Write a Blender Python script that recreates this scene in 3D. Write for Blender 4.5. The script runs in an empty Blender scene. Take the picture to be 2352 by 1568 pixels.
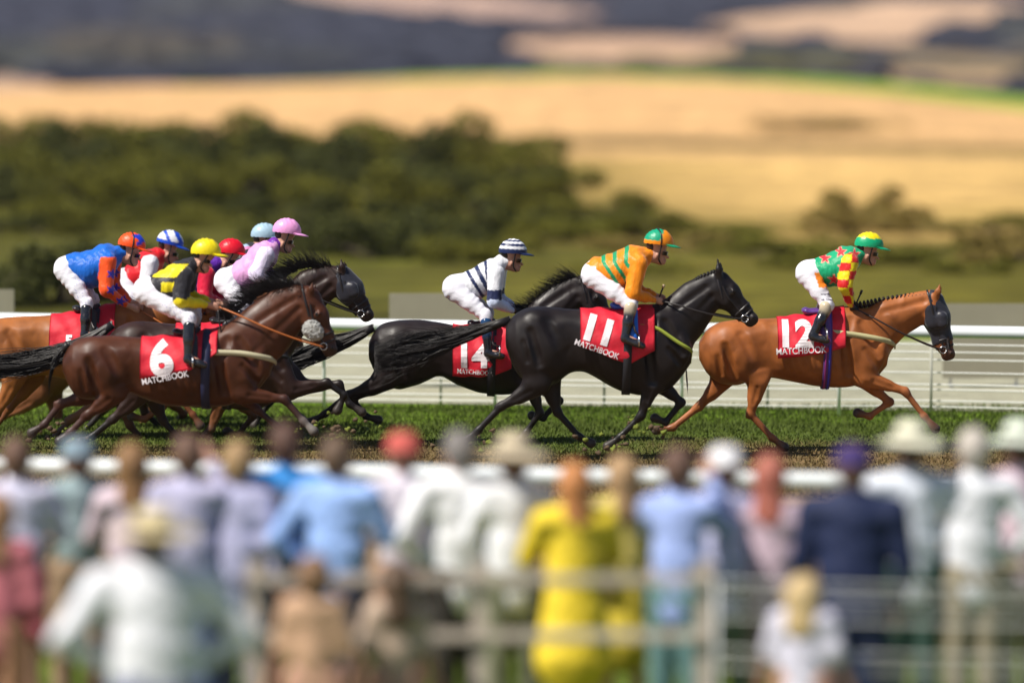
import bpy, bmesh, math, random
import numpy as np
from mathutils import Vector
RD = math.radians
random.seed(7); RNG = np.random.default_rng(7)
SC = bpy.context.scene
COL = SC.collection
# ------------------------------------------------------------------ camera, sky, sun, exposure
FPX, CXP, CYP, CAMH = 9900.0, 1176.0, 784.0, 4.0          # picture measured on a 2352 x 1568 grid
PITCH = math.atan(624 / FPX)
cam = bpy.data.objects.new('camera', bpy.data.cameras.new('camera')); COL.objects.link(cam)
cam.location = (0, 0, CAMH); cam.rotation_euler = (RD(90) - PITCH, 0, 0)
cam.data.sensor_width = 36; cam.data.lens = FPX / 2352 * 36
cam.data.clip_start = .5; cam.data.clip_end = 12000
cam.data.dof.use_dof = True; cam.data.dof.focus_distance = 45.2; cam.data.dof.aperture_fstop = .5
SC.camera = cam
SUN_EL, SUN_AZ = 53, 238                                    # compass-like: azimuth from +Y clockwise, sun behind the camera's left shoulder
sd = Vector((math.sin(RD(SUN_AZ)) * math.cos(RD(SUN_EL)), math.cos(RD(SUN_AZ)) * math.cos(RD(SUN_EL)), math.sin(RD(SUN_EL))))
w = bpy.data.worlds.new('World'); SC.world = w; w.use_nodes = True
nt = w.node_tree; sky = nt.nodes.new('ShaderNodeTexSky'); sky.sky_type = 'NISHITA'; sky.sun_disc = False
sky.sun_elevation = RD(SUN_EL); sky.sun_rotation = RD(SUN_AZ)
nt.links.new(sky.outputs[0], nt.nodes['Background'].inputs[0]); nt.nodes['Background'].inputs[1].default_value = .062
sun = bpy.data.objects.new('sun', bpy.data.lights.new('sun', 'SUN')); COL.objects.link(sun)
sun.data.energy = 4.9; sun.data.angle = RD(.5); sun.data.color = (1, .94, .85)
sun.rotation_euler = (-sd).to_track_quat('-Z', 'Y').to_euler()
SC.view_settings.view_transform = 'Standard'; SC.view_settings.look = 'None'
SC.view_settings.exposure = .33; SC.view_settings.gamma = 1
SC.cycles.max_bounces = 5; SC.cycles.diffuse_bounces = 2; SC.cycles.glossy_bounces = 2; SC.cycles.volume_bounces = 0
SC.cycles.use_denoising = True
# ------------------------------------------------------------------ helpers
def P(px, py, D, off=0.0):
    """point in the plane y = D+off whose picture position, on the 2352 grid, is px,py"""
    c, s = math.cos(PITCH), math.sin(PITCH)
    u = (px - CXP) / FPX; v = (CYP - py) / FPX
    d = np.array([u, c + v * s, -s + v * c]); t = (D) / d[1]
    p = d * t; return np.array([p[0], D + off, CAMH + p[2]])
def S(D): return D / FPX                                      # metres per grid pixel
def sm(x, a, b):
    t = np.clip((x - a) / (b - a), 0, 1); return t * t * (3 - 2 * t)
def tag(o, label=None, cat=None, group=None, kind=None):
    if label: o['label'] = label
    if cat: o['category'] = cat
    if group: o['group'] = group
    if kind: o['kind'] = kind
    return o
def empty(name, loc, label, cat, group=None, rz=0):
    o = bpy.data.objects.new(name, None); COL.objects.link(o); o.location = [float(v) for v in loc]; o.rotation_euler.z = rz
    o.empty_display_size = .2
    return tag(o, label, cat, group)
def mk(name, V, F, mat, parent=None, col=None, smooth=True, root=None, matidx=None, mats=None):
    V = np.asarray(V, float).reshape(-1, 3)
    if root is not None: V = V - np.array(root.location)
    me = bpy.data.meshes.new(name)
    if isinstance(F, np.ndarray) and F.ndim == 2:
        n, k = F.shape
        me.vertices.add(len(V)); me.vertices.foreach_set('co', V.astype(np.float32).ravel())
        me.loops.add(n * k); me.loops.foreach_set('vertex_index', F.astype(np.int32).ravel())
        me.polygons.add(n); me.polygons.foreach_set('loop_start', np.arange(0, n * k, k, dtype=np.int32))
        me.polygons.foreach_set('loop_total', np.full(n, k, dtype=np.int32)); me.update(calc_edges=True)
    else:
        me.from_pydata([tuple(v) for v in V], [], [tuple(int(i) for i in f) for f in F]); me.update()
    if smooth: me.polygons.foreach_set('use_smooth', np.ones(len(me.polygons), bool))
    if col is not None:
        a = me.color_attributes.new('Col', 'FLOAT_COLOR', 'POINT')
        c = np.ones((len(V), 4), np.float32); c[:, :3] = col; a.data.foreach_set('color', c.ravel())
    for m in (mats or [mat]): me.materials.append(m)
    if matidx is not None: me.polygons.foreach_set('material_index', np.asarray(matidx, np.int32))
    o = bpy.data.objects.new(name, me); COL.objects.link(o)
    if parent is not None: o.parent = parent
    return o
def join(parts):
    V, F, C, n = [], [], [], 0
    for p in parts:
        v, f = np.asarray(p[0]), p[1]; V.append(v)
        F += [tuple(int(i) + n for i in q) for q in f]
        if len(p) > 2: C.append(np.broadcast_to(p[2], v.shape))
        n += len(v)
    return (np.concatenate(V), F, np.concatenate(C)) if C else (np.concatenate(V), F)
def tube(pts, r, n=6, cap=True):
    pts = np.asarray(pts, float); m = len(pts); r = np.broadcast_to(r, (m,))
    t = np.gradient(pts, axis=0); t /= np.linalg.norm(t, axis=1)[:, None] + 1e-9
    up = np.array([0.03, .99, 0.1]) if abs(t[0][1]) < .8 else np.array([0, 0, 1.])
    a = np.cross(t, up); a /= np.linalg.norm(a, axis=1)[:, None] + 1e-9; b = np.cross(t, a)
    th = np.arange(n) * 2 * math.pi / n
    V = pts[:, None] + r[:, None, None] * (a[:, None] * np.cos(th)[None, :, None] + b[:, None] * np.sin(th)[None, :, None])
    V = V.reshape(-1, 3); F = []
    for i in range(m - 1):
        for j in range(n): F.append((i * n + j, i * n + (j + 1) % n, (i + 1) * n + (j + 1) % n, (i + 1) * n + j))
    if cap: F.append(tuple(range(n))[::-1]); F.append(tuple((m - 1) * n + j for j in range(n)))
    return V, F
def box(c, h, rot=0):
    c = np.array(c, float); V = []
    for sx in (-1, 1):
        for sy in (-1, 1):
            for sz in (-1, 1):
                x, y, z = sx * h[0], sy * h[1], sz * h[2]
                V.append(c + [x * math.cos(rot) - y * math.sin(rot), x * math.sin(rot) + y * math.cos(rot), z])
    return np.array(V), [(0, 1, 3, 2), (4, 6, 7, 5), (0, 4, 5, 1), (2, 3, 7, 6), (0, 2, 6, 4), (1, 5, 7, 3)]
def strands(roots, dirs, length, r0, segs=6, grav=0., jit=.25, curl=.1):
    """many tapered three-sided hairs; roots (n,3), dirs (n,3)"""
    n = len(roots); d = dirs / (np.linalg.norm(dirs, axis=1)[:, None] + 1e-9); L = np.broadcast_to(length, (n,))
    p = roots.copy(); rings = []
    ph = RNG.uniform(0, 6.28, n)
    for i in range(segs + 1):
        t = i / segs; r = r0 * (1 - .85 * t)
        a = np.cross(d, [0, 1, 0.01]); a /= np.linalg.norm(a, axis=1)[:, None] + 1e-9; b = np.cross(d, a)
        rings.append(np.stack([p + r * (a * math.cos(q) + b * math.sin(q)) for q in (0, 2.1, 4.2)], 1))
        d = d + np.stack([0 * ph, np.sin(ph + t * 5) * curl, -grav + np.cos(ph * 1.7 + t * 4) * curl * .6], 1); d += RNG.normal(0, jit * .15, d.shape)
        d /= np.linalg.norm(d, axis=1)[:, None]
        p = p + d * (L / segs)[:, None]
    V = np.stack(rings, 1).reshape(-1, 3)                     # n,(segs+1),3
    base = (np.arange(n) * (segs + 1) * 3)[:, None, None]
    i = np.arange(segs)[None, :, None]; j = np.arange(3)[None, None, :]
    A = base + i * 3 + j; B = base + i * 3 + (j + 1) % 3
    F = np.stack([A, B, B + 3, A + 3], -1).reshape(-1, 4)
    return V, F
# ------------------------------------------------------------------ materials
MATS = {}
def mat(name, color=None, rough=.6, spec=.5, attr=False, noise=0, nscale=20, bump=0, bscale=40, sheen=0, metal=0, stretch=None, coat=0, bdist=.01, noisecol=None, ridged=False):
    if name in MATS: return MATS[name]
    m = bpy.data.materials.new(name); m.use_nodes = True; t = m.node_tree; B = t.nodes['Principled BSDF']
    B.inputs['Roughness'].default_value = rough; B.inputs['Specular IOR Level'].default_value = spec
    B.inputs['Metallic'].default_value = metal; B.inputs['Sheen Weight'].default_value = sheen; B.inputs['Coat Weight'].default_value = coat
    if attr:
        s = t.nodes.new('ShaderNodeVertexColor'); s.layer_name = 'Col'; out = s.outputs[0]
    else:
        s = t.nodes.new('ShaderNodeRGB'); s.outputs[0].default_value = (*color, 1); out = s.outputs[0]
    tc = t.nodes.new('ShaderNodeTexCoord'); mp = t.nodes.new('ShaderNodeMapping'); t.links.new(tc.outputs['Object'], mp.inputs[0])
    if stretch: mp.inputs['Scale'].default_value = stretch
    if noise:
        nz = t.nodes.new('ShaderNodeTexNoise'); nz.inputs['Scale'].default_value = nscale; nz.inputs['Detail'].default_value = 5
        t.links.new(mp.outputs[0], nz.inputs['Vector'])
        mr = t.nodes.new('ShaderNodeMapRange'); mr.inputs[1].default_value = .25; mr.inputs[2].default_value = .75
        mr.inputs[3].default_value = 1 - noise; mr.inputs[4].default_value = 1 + noise; t.links.new(nz.outputs[0], mr.inputs[0])
        vm = t.nodes.new('ShaderNodeVectorMath'); vm.operation = 'SCALE'; t.links.new(out, vm.inputs[0]); t.links.new(mr.outputs[0], vm.inputs['Scale']); out = vm.outputs[0]
        if noisecol:
            n2 = t.nodes.new('ShaderNodeTexNoise'); n2.inputs['Scale'].default_value = nscale * .13; n2.inputs['Detail'].default_value = 4; t.links.new(mp.outputs[0], n2.inputs['Vector'])
            m2 = t.nodes.new('ShaderNodeMapRange'); m2.inputs[1].default_value = .4; m2.inputs[2].default_value = .62; t.links.new(n2.outputs[0], m2.inputs[0])
            mx = t.nodes.new('ShaderNodeMix'); mx.data_type = 'RGBA'; t.links.new(m2.outputs[0], mx.inputs[0]); t.links.new(out, mx.inputs[6]); mx.inputs[7].default_value = (*noisecol, 1); out = mx.outputs[2]
    t.links.new(out, B.inputs['Base Color'])
    if bump:
        nb = t.nodes.new('ShaderNodeTexNoise'); nb.inputs['Scale'].default_value = bscale; nb.inputs['Detail'].default_value = 4; t.links.new(mp.outputs[0], nb.inputs['Vector'])
        if ridged:
            nb.noise_type = 'RIDGED_MULTIFRACTAL'; nb.inputs['Distortion'].default_value = .8; nb.inputs['Detail'].default_value = 3
            rr = t.nodes.new('ShaderNodeMapRange'); rr.inputs[1].default_value = .3; rr.inputs[2].default_value = .7; rr.inputs[3].default_value = rough - .10; rr.inputs[4].default_value = rough + .12; t.links.new(nz.outputs[0], rr.inputs[0]); t.links.new(rr.outputs[0], B.inputs['Roughness'])
        bp = t.nodes.new('ShaderNodeBump'); bp.inputs['Strength'].default_value = bump; bp.inputs['Distance'].default_value = bdist
        t.links.new(nb.outputs[0], bp.inputs['Height']); t.links.new(bp.outputs[0], B.inputs['Normal'])
    MATS[name] = m; return m
M_COAT = mat('horse_coat', attr=True, rough=.46, spec=.35, noise=.38, nscale=5, bump=.4, bscale=4.5, bdist=.035, ridged=True)
M_HAIR = mat('horse_hair', attr=True, rough=.45, spec=.4)
M_SKIN = mat('skin', attr=True, rough=.5, spec=.4, noise=.1, nscale=40)
M_SILK = mat('silks', attr=True, rough=.45, spec=.3, noise=.12, nscale=14, bump=.6, bscale=16, bdist=.02, stretch=(1.6, 1, .7), sheen=.15)
M_BREECH = mat('breeches', attr=True, rough=.6, bump=.45, bscale=16, bdist=.014, stretch=(.8, 1, 1.6), noise=.05, nscale=60)
M_HAT = mat('cap_silk', attr=True, rough=.4, spec=.4, bump=.4, bscale=26, bdist=.01)
M_BOOT = mat('boot_leather', attr=True, rough=.18, spec=.6, coat=.3, bump=.25, bscale=18)
M_TACK = mat('black_leather', (.018, .014, .014), rough=.35, spec=.5)
M_TAN = mat('tan_leather', (.42, .14, .035), rough=.5)
M_STEEL = mat('steel', (.6, .6, .62), rough=.25, metal=1)
M_CLOTH = mat('saddle_cloth_fabric', (.62, .006, .026), rough=.65, noise=.2, nscale=8, bump=.5, bscale=9, bdist=.02)
M_PRINT = mat('white_print', (.78, .72, .75), rough=.6, noise=.12, nscale=12)
M_EYE = mat('dark_eye', (.01, .008, .008), rough=.08)
M_HOOD = mat('black_hood_fabric', (.016, .016, .026), rough=.42, spec=.5, bump=.4, bscale=30, sheen=.2)
M_FLEECE = mat('sheepskin', (.42, .42, .40), rough=.9, bump=1, bscale=50, bdist=.03)
M_WHITE = mat('white_plastic', (.80, .84, .86), rough=.3, noise=.06, nscale=2)
M_GLINT = mat('white_glint', (.82, .82, .78), rough=.35)
M_FABRIC = mat('crowd_fabric', attr=True, rough=.75, bump=.8, bscale=9, bdist=.03, noise=.08, nscale=25)
M_PLAINHAIR = mat('head_hair', attr=True, rough=.6, bump=.5, bscale=60)
# ------------------------------------------------------------------ blended-surface modeller (signed distances, smooth unions, surface nets)
def seg(a, b, ra, rb, s=1., sb=None, k=.03, c=None, t=None, neg=False):
    return dict(T='s', a=np.array(a, float), b=np.array(b, float), ra=ra, rb=rb, s=s, sb=s if sb is None else sb, k=k, c=c, t=t, neg=neg)
def loft(x, zc, rz, ry, k=.03, c=None, t=None, y0=0.):
    return dict(T='l', x=np.array(x), zc=np.array(zc), rz=np.array(rz), ry=np.array(ry), k=k, c=c, t=t, y0=y0, neg=False)
def pd(p, X, Y, Z):
    if p['T'] == 's':
        a, b = p['a'], p['b']; ab = b - a; sm_ = (p['s'] + p['sb']) / 2; w = ab.copy(); w[1] /= sm_
        L = (w * w).sum() + 1e-9
        t = np.clip(((X - a[0]) * w[0] + (Y - a[1]) / sm_ * w[1] + (Z - a[2]) * w[2]) / L, 0, 1)
        s = p['s'] + (p['sb'] - p['s']) * t
        dx = X - a[0] - ab[0] * t; dy = (Y - a[1] - ab[1] * t) / s; dz = Z - a[2] - ab[2] * t
        r = p['ra'] + (p['rb'] - p['ra']) * t
        return (np.sqrt(dx * dx + dy * dy + dz * dz) - r) * np.minimum(s, 1)
    x = p['x']; zc = np.interp(X, x, p['zc']); rz = np.interp(X, x, p['rz']); ry = np.interp(X, x, p['ry'])
    q = np.sqrt(((Y - p['y0']) / ry) ** 2 + ((Z - zc) / rz) ** 2)
    d = (q - 1) * np.minimum(ry, rz) * .9
    ex = np.maximum(x[0] - X, X - x[-1]); return np.where(ex > 0, np.sqrt(np.maximum(d, 0) ** 2 + ex ** 2) + np.minimum(d, 0) * 0, d)
def smin(F, d, k):
    h = np.maximum(k - np.abs(F - d), 0) / k; return np.minimum(F, d) - h * h * k * .25
def smax(F, d, k):
    return -smin(-F, -d, k)
def bounds(p):
    if p['T'] == 's':
        m = max(p['ra'], p['rb']); e = np.array([m, m * max(p['s'], p['sb']), m]); return np.minimum(p['a'], p['b']) - e, np.maximum(p['a'], p['b']) + e
    return (np.array([p['x'][0], p['y0'] - p['ry'].max(), (p['zc'] - p['rz']).min()]), np.array([p['x'][-1], p['y0'] + p['ry'].max(), (p['zc'] + p['rz']).max()]))
def evalp(prims, Q):
    F = np.full(len(Q), 2.)
    for p in prims:
        d = pd(p, Q[:, 0], Q[:, 1], Q[:, 2])
        F = smax(F, -d, p['k']) if p['neg'] else smin(F, d, p['k'])
    return F
def solid(prims, h, disp=None):
    pos = [p for p in prims if not p['neg']]
    lo = np.min([bounds(p)[0] for p in pos], 0) - 3 * h - .02; hi = np.max([bounds(p)[1] for p in pos], 0) + 3 * h + .02
    n = np.ceil((hi - lo) / h).astype(int) + 1
    ax = [lo[i] + h * np.arange(n[i]) for i in range(3)]
    F = np.full(n, .3, np.float32)
    for p in prims:
        a, b = bounds(p); pad = p['k'] + 3 * h + .06
        i0 = np.clip(np.floor((a - pad - lo) / h).astype(int), 0, n); i1 = np.clip(np.ceil((b + pad - lo) / h).astype(int) + 1, 0, n)
        sl = tuple(slice(i0[i], i1[i]) for i in range(3))
        X, Y, Z = ax[0][sl[0]][:, None, None], ax[1][sl[1]][None, :, None], ax[2][sl[2]][None, None, :]
        d = pd(p, X, Y, Z)
        F[sl] = smax(F[sl], -d, p['k']) if p['neg'] else smin(F[sl], d, p['k'])
    s = F < 0; m = n - 1
    def sh(A, c): return A[c[0]:c[0] + m[0], c[1]:c[1] + m[1], c[2]:c[2] + m[2]]
    C8 = [(i, j, k) for i in (0, 1) for j in (0, 1) for k in (0, 1)]
    cnt = sum(sh(s, c).astype(np.int8) for c in C8)
    act = (cnt > 0) & (cnt < 8); I = np.argwhere(act); vid = np.full(m, -1, np.int32); vid[act] = np.arange(len(I))
    acc = np.zeros((len(I), 3)); wt = np.zeros(len(I))
    for c0 in C8:
        for axx in range(3):
            if c0[axx]: continue
            c1 = list(c0); c1[axx] = 1
            f0 = F[I[:, 0] + c0[0], I[:, 1] + c0[1], I[:, 2] + c0[2]]; f1 = F[I[:, 0] + c1[0], I[:, 1] + c1[1], I[:, 2] + c1[2]]
            cr = (f0 < 0) != (f1 < 0); t = np.where(cr, f0 / np.where(cr, f0 - f1, 1), 0)
            q = np.tile(np.array(c0, float), (len(I), 1)); q[:, axx] += t
            acc[cr] += q[cr]; wt[cr] += 1
    V = lo + (I + acc / wt[:, None]) * h
    quads = []
    for axx in range(3):
        o1, o2 = [(1, 2), (2, 0), (0, 1)][axx]
        A = np.take(s, range(0, n[axx] - 1), axx); Bq = np.take(s, range(1, n[axx]), axx)
        E = np.argwhere(A != Bq); E = E[(E[:, o1] > 0) & (E[:, o2] > 0) & (E[:, o1] < m[o1]) & (E[:, o2] < m[o2])]
        fl = s[E[:, 0], E[:, 1], E[:, 2]]
        def g(d1, d2):
            e = E.copy(); e[:, o1] -= d1; e[:, o2] -= d2; return vid[e[:, 0], e[:, 1], e[:, 2]]
        q = np.stack([g(1, 1), g(0, 1), g(0, 0), g(1, 0)], 1); q[~fl] = q[~fl][:, ::-1]; quads.append(q)
    return V, np.concatenate(quads)
def colours(prims, V, base, soft=.012):
    num = np.zeros((len(V), 3)); den = np.zeros(len(V)); best = np.full(len(V), 9.); tg = np.zeros(len(V), int)
    for i, p in enumerate(prims):
        if p['neg']: continue
        d = pd(p, V[:, 0], V[:, 1], V[:, 2]); wg = np.exp(-np.clip(d, -.05, .3) / soft) + 1e-12
        c = np.array(base if p['c'] is None else p['c']); num += wg[:, None] * c; den += wg
        b = d < best; best[b] = d[b]; tg[b] = i
    return num / den[:, None], tg
def trace(prims, o, d, far):
    """march rays inwards from o+d*far towards o; returns the distance from o of the outermost surface"""
    t = np.full(len(o), float(far))
    for _ in range(26):
        f = evalp(prims, o + d * t[:, None]); t = np.maximum(t - np.clip(f, -.02, .2) * .85, 0.01)
    return t
def band(prims, c, axis, width, off=.008, a0=0., a1=2 * math.pi, n=36, far=.6, thick=.012):
    """a strap lying round the body at c, its plane normal to axis; angle 0 points at the camera, +90 deg up"""
    c = np.array(c, float); ax = np.array(axis, float); ax /= np.linalg.norm(ax)
    u = np.array([0, -1., 0]); v = np.cross(ax, u); v /= np.linalg.norm(v)
    if v[2] < 0: v = -v
    th = np.linspace(a0, a1, n); d = np.cos(th)[:, None] * u + np.sin(th)[:, None] * v
    t = trace(prims, np.tile(c, (n, 1)), d, far) + off
    rings = []
    for dr, da in ((0, -1), (0, 1), (-thick, 1), (-thick, -1)): rings.append(c + d * (t + dr)[:, None] + ax * da * width / 2)
    V = np.stack(rings, 1).reshape(-1, 3); F = []
    for i in range(n - 1):
        for j in range(4): F.append((i * 4 + j, i * 4 + (j + 1) % 4, i * 4 + 4 + (j + 1) % 4, i * 4 + 4 + j))
    return V, F
def sheath(prims, pts, dirs, width, off=.008, far=.5, thick=.01):
    """a strap laid along pts (inner points), pushed out along dirs to the surface"""
    pts = np.array(pts, float); dirs = np.array(dirs, float); dirs /= np.linalg.norm(dirs, axis=1)[:, None]
    t = trace(prims, pts, dirs, far) + off; Q = pts + dirs * t[:, None]
    tg = np.gradient(Q, axis=0); tg /= np.linalg.norm(tg, axis=1)[:, None]; sd_ = np.cross(tg, dirs); sd_ /= np.linalg.norm(sd_, axis=1)[:, None]
    V = np.stack([Q - sd_ * width / 2, Q + sd_ * width / 2, Q + sd_ * width / 2 - dirs * thick, Q - sd_ * width / 2 - dirs * thick], 1).reshape(-1, 3); F = []
    for i in range(len(Q) - 1):
        for j in range(4): F.append((i * 4 + j, i * 4 + (j + 1) % 4, i * 4 + 4 + (j + 1) % 4, i * 4 + 4 + j))
    return V, F
def spline(pts, n):
    pts = np.array(pts, float); m = len(pts); t = np.linspace(0, m - 1, n); out = []
    for q in t:
        i = min(int(q), m - 2); f = q - i; p0, p1, p2, p3 = pts[max(i - 1, 0)], pts[i], pts[i + 1], pts[min(i + 2, m - 1)]
        out.append(.5 * ((2 * p1) + (-p0 + p2) * f + (2 * p0 - 5 * p1 + 4 * p2 - p3) * f * f + (-p0 + 3 * p1 - 3 * p2 + p3) * f ** 3))
    return np.array(out)
def text_mesh(body, size, bold=.0, italic=0.):
    cu = bpy.data.curves.new('txt', 'FONT'); cu.body = body; cu.size = size; cu.offset = bold; cu.shear = italic; cu.align_x = 'CENTER'; cu.space_character = 1.0 + bold * 3
    o = bpy.data.objects.new('txt', cu); COL.objects.link(o); dg = bpy.context.evaluated_depsgraph_get(); dg.update()
    me = bpy.data.meshes.new_from_object(o.evaluated_get(dg)); bpy.data.objects.remove(o); bpy.data.curves.remove(cu)
    bm = bmesh.new(); bm.from_mesh(me); bpy.data.meshes.remove(me)
    xs = [v.co.x for v in bm.verts]; ys = [v.co.y for v in bm.verts]
    for lo_, hi_, ax in ((min(xs), max(xs), 0), (min(ys), max(ys), 1)):
        q = lo_ + .03
        while q < hi_:
            no = [0, 0, 0]; no[ax] = 1; co = [0, 0, 0]; co[ax] = q
            bmesh.ops.bisect_plane(bm, geom=bm.verts[:] + bm.edges[:] + bm.faces[:], plane_co=co, plane_no=no); q += .03
    bmesh.ops.triangulate(bm, faces=bm.faces[:]); bm.verts.ensure_lookup_table()
    V = np.array([v.co[:] for v in bm.verts]); F = [tuple(v.index for v in f.verts) for f in bm.faces]; bm.free(); return V, F
exec_order = []
# ------------------------------------------------------------------ setting: ground, path, hills
def topix(V):
    c, s = math.cos(PITCH), math.sin(PITCH); dz = V[:, 2] - CAMH; f = V[:, 1] * c - dz * s; f = np.where(np.abs(f) < .5, .5, f)
    return CXP + FPX * V[:, 0] / f, CYP - FPX * (dz * c + V[:, 1] * s) / f
def noise1(x, seed=0, n=6):
    r = np.random.default_rng(seed); o = 0 * x
    for i in range(n): o = o + np.sin(x * r.uniform(.6, 1.4) * (1.9 ** i) + r.uniform(0, 6.28)) / (1.6 ** i)
    return o / 2
def mixc(C, m, c): return C * (1 - m[:, None]) + m[:, None] * np.array(c)
def gmat(name, rough=.95, sc=1.0, amt=.45, second=None, fine=30.):
    m = bpy.data.materials.new(name); m.use_nodes = True; t = m.node_tree; B = t.nodes['Principled BSDF']; B.inputs['Roughness'].default_value = rough; B.inputs['Specular IOR Level'].default_value = .1
    s = t.nodes.new('ShaderNodeVertexColor'); s.layer_name = 'Col'; g = t.nodes.new('ShaderNodeNewGeometry'); out = s.outputs[0]
    for scale, a, st in ((sc, amt, (1, 1, 1)), (fine, .30, (1, 1, 1)), (sc * .2, amt * .7, (.35, 1, 1)), (sc * 4, amt * .5, (.5, 1.5, 1))):
        mp = t.nodes.new('ShaderNodeMapping'); mp.inputs['Scale'].default_value = st; t.links.new(g.outputs['Position'], mp.inputs[0])
        nz = t.nodes.new('ShaderNodeTexNoise'); nz.inputs['Scale'].default_value = scale; nz.inputs['Detail'].default_value = 6; t.links.new(mp.outputs[0], nz.inputs['Vector'])
        mr = t.nodes.new('ShaderNodeMapRange'); mr.inputs[1].default_value = .3; mr.inputs[2].default_value = .7; mr.inputs[3].default_value = 1 - a; mr.inputs[4].default_value = 1 + a; t.links.new(nz.outputs[0], mr.inputs[0])
        vm = t.nodes.new('ShaderNodeVectorMath'); vm.operation = 'SCALE'; t.links.new(out, vm.inputs[0]); t.links.new(mr.outputs[0], vm.inputs['Scale']); out = vm.outputs[0]
    t.links.new(out, B.inputs['Base Color'])
    return m
def fan(ds, pxs, zf):
    V = []; 
    for D in ds:
        hw = max(abs(D), 40) / FPX
        x = (pxs - CXP) * hw; V.append(np.stack([x, np.full(len(x), D), zf(x, D, pxs)], 1))
    V = np.concatenate(V); n = len(pxs); i, j = np.meshgrid(np.arange(len(ds) - 1), np.arange(n - 1), indexing='ij'); a = (i * n + j).ravel()
    return V, np.stack([a, a + 1, a + n + 1, a + n], 1)
def build_setting():
    pxs = np.linspace(-3200, 5500, 330)
    ds = np.concatenate([np.arange(-30, 20, 5), np.arange(20, 60, .33), np.geomspace(60, 640, 230)])
    crest = lambda px: np.interp(px, [-3000, 0, 500, 1000, 1400, 1750, 2050, 2352, 5500], [212, 205, 196, 180, 169, 178, 195, 222, 260])
    def zf(x, D, px):
        zc = CAMH - (crest(px) - 160) * 500 / FPX
        z = zc * sm(D, 200, 500) + (.25 * noise1(x * .06 + D * .02, 3) * sm(D, 60, 120))
        return z - 42 * sm(D, 505, 620)
    V, F = fan(ds, pxs, zf); px, py = topix(V); D = V[:, 1]; x = V[:, 0]
    wob = noise1(x * .9 + D * .7, 5) ; wob2 = noise1(x * .11 - D * .23, 8)
    C = np.tile((.085, .12, .014), (len(V), 1))
    C = mixc(C, sm(D + wob * .6, 29.5, 31), (.30, .20, .11))
    C = mixc(C, sm(D + wob * .5, 39, 41), (.18, .12, .055))
    C = mixc(C, sm(D + wob * 1.0, 44.2, 46.8), (.07, .10, .014))
    C = mixc(C, sm(D + wob * .2, 48.6, 49.2), (.12, .20, .013))
    C = mixc(C, sm(D, 62, 66), (.105, .092, .012)); C = mixc(C, (D > 63) * sm(-px, -1500, -600) * .5, (.06, .065, .011))
    ol = np.clip(sm(py + wob2 * 50, 640, 470), 0, 1)
    C = mixc(C, ol * sm(px, 500, 2100) * .8, (.30, .205, .05))
    C = mixc(C, sm(py + wob2 * 30, 620, 400) * sm(px, 1000, 1900), (.56, .36, .13))
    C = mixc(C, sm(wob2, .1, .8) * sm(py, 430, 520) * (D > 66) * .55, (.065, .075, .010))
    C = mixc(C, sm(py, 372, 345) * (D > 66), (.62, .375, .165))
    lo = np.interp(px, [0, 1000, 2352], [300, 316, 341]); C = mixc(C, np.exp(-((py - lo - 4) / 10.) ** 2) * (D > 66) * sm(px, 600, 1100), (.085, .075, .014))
    cr = crest(px); th = np.interp(px, [400, 700, 1400, 1900, 2352], [0, 3, 7, 16, 30])
    C = mixc(C, (py < cr + th) * (px > 420) * (D > 200) * 1.0, (.24, .36, .018))
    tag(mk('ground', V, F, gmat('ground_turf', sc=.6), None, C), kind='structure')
    # path
    ds2 = np.linspace(0, 1, 14); V = []
    for f in ds2:
        e0 = np.interp(pxs, [-3000, 0, 2352, 5500], [55.5, 52.4, 50.3, 46.5]); V.append(np.stack([(pxs - CXP) * (e0 + f * 13) / FPX, e0 + f * 13, np.full(len(pxs), .006)], 1))
    V = np.concatenate(V); n = len(pxs); i, j = np.meshgrid(np.arange(13), np.arange(n - 1), indexing='ij'); a = (i * n + j).ravel()
    tag(mk('path', V, np.stack([a, a + 1, a + n + 1, a + n], 1), gmat('pale_gravel', sc=2.5, amt=.16, fine=60), None, np.tile((.335, .325, .235), (len(V), 1))), kind='structure')
    # distant hills
    zs = lambda D: np.interp(D, [600, 700, 850, 1000, 1200, 2000, 2600, 3600], [-45, -40, -4, 1.5, 9, 37, 64, 150])
    pxh = np.linspace(-2500, 5000, 420)
    V, F = fan(np.geomspace(600, 3600, 200), pxh, lambda x, D, p: zs(D) + .006 * D * .35 * noise1(x * .006 + D * .002, 11) * sm(D, 800, 1200)); px, py = topix(V); wz = noise1(V[:, 0] * .03 + V[:, 1] * .01, 4) * 4
    C = np.tile((.024, .025, .034), (len(V), 1)); C = mixc(C, sm(noise1(V[:, 0] * .02, 21) + noise1(V[:, 1] * .012, 22), .2, 1) * .6, (.075, .075, .03))
    tan = (.55, .36, .22)
    def patch(X, lo, hi, c, soft=4., amt=1.):
        nonlocal C
        l = np.interp(px, X, lo, left=999, right=999) + wz; h = np.interp(px, X, hi, left=-999, right=-999) + wz; C = mixc(C, sm(py, l - soft, l + soft) * sm(-py, -h - soft, -h + soft) * amt, c)
    patch([600, 900, 1200, 1420], [-90, -30, 2, 36], [-30, 22, 46, 40], (.50, .33, .24))
    patch([1560, 1900, 2050, 2200, 2360], [60, 20, 2, 2, 10], [64, 96, 104, 66, 22], tan)
    patch([1150, 1300, 1500, 1720], [98, 82, 86, 96], [106, 146, 154, 112], (.50, .32, .20))
    patch([1880, 2100, 2400], [118, 118, 140], [122, 142, 178], (.36, .26, .13), amt=.7)
    patch([1900, 2360], [160, 172], [176, 205], (.42, .28, .14))
    patch([-60, 60, 150], [172, 178, 196], [230, 230, 200], (.42, .28, .19))
    patch([1240, 1500, 1800, 1960], [140, 134, 140, 160], [200, 200, 200, 176], (.10, .088, .008))
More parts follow.
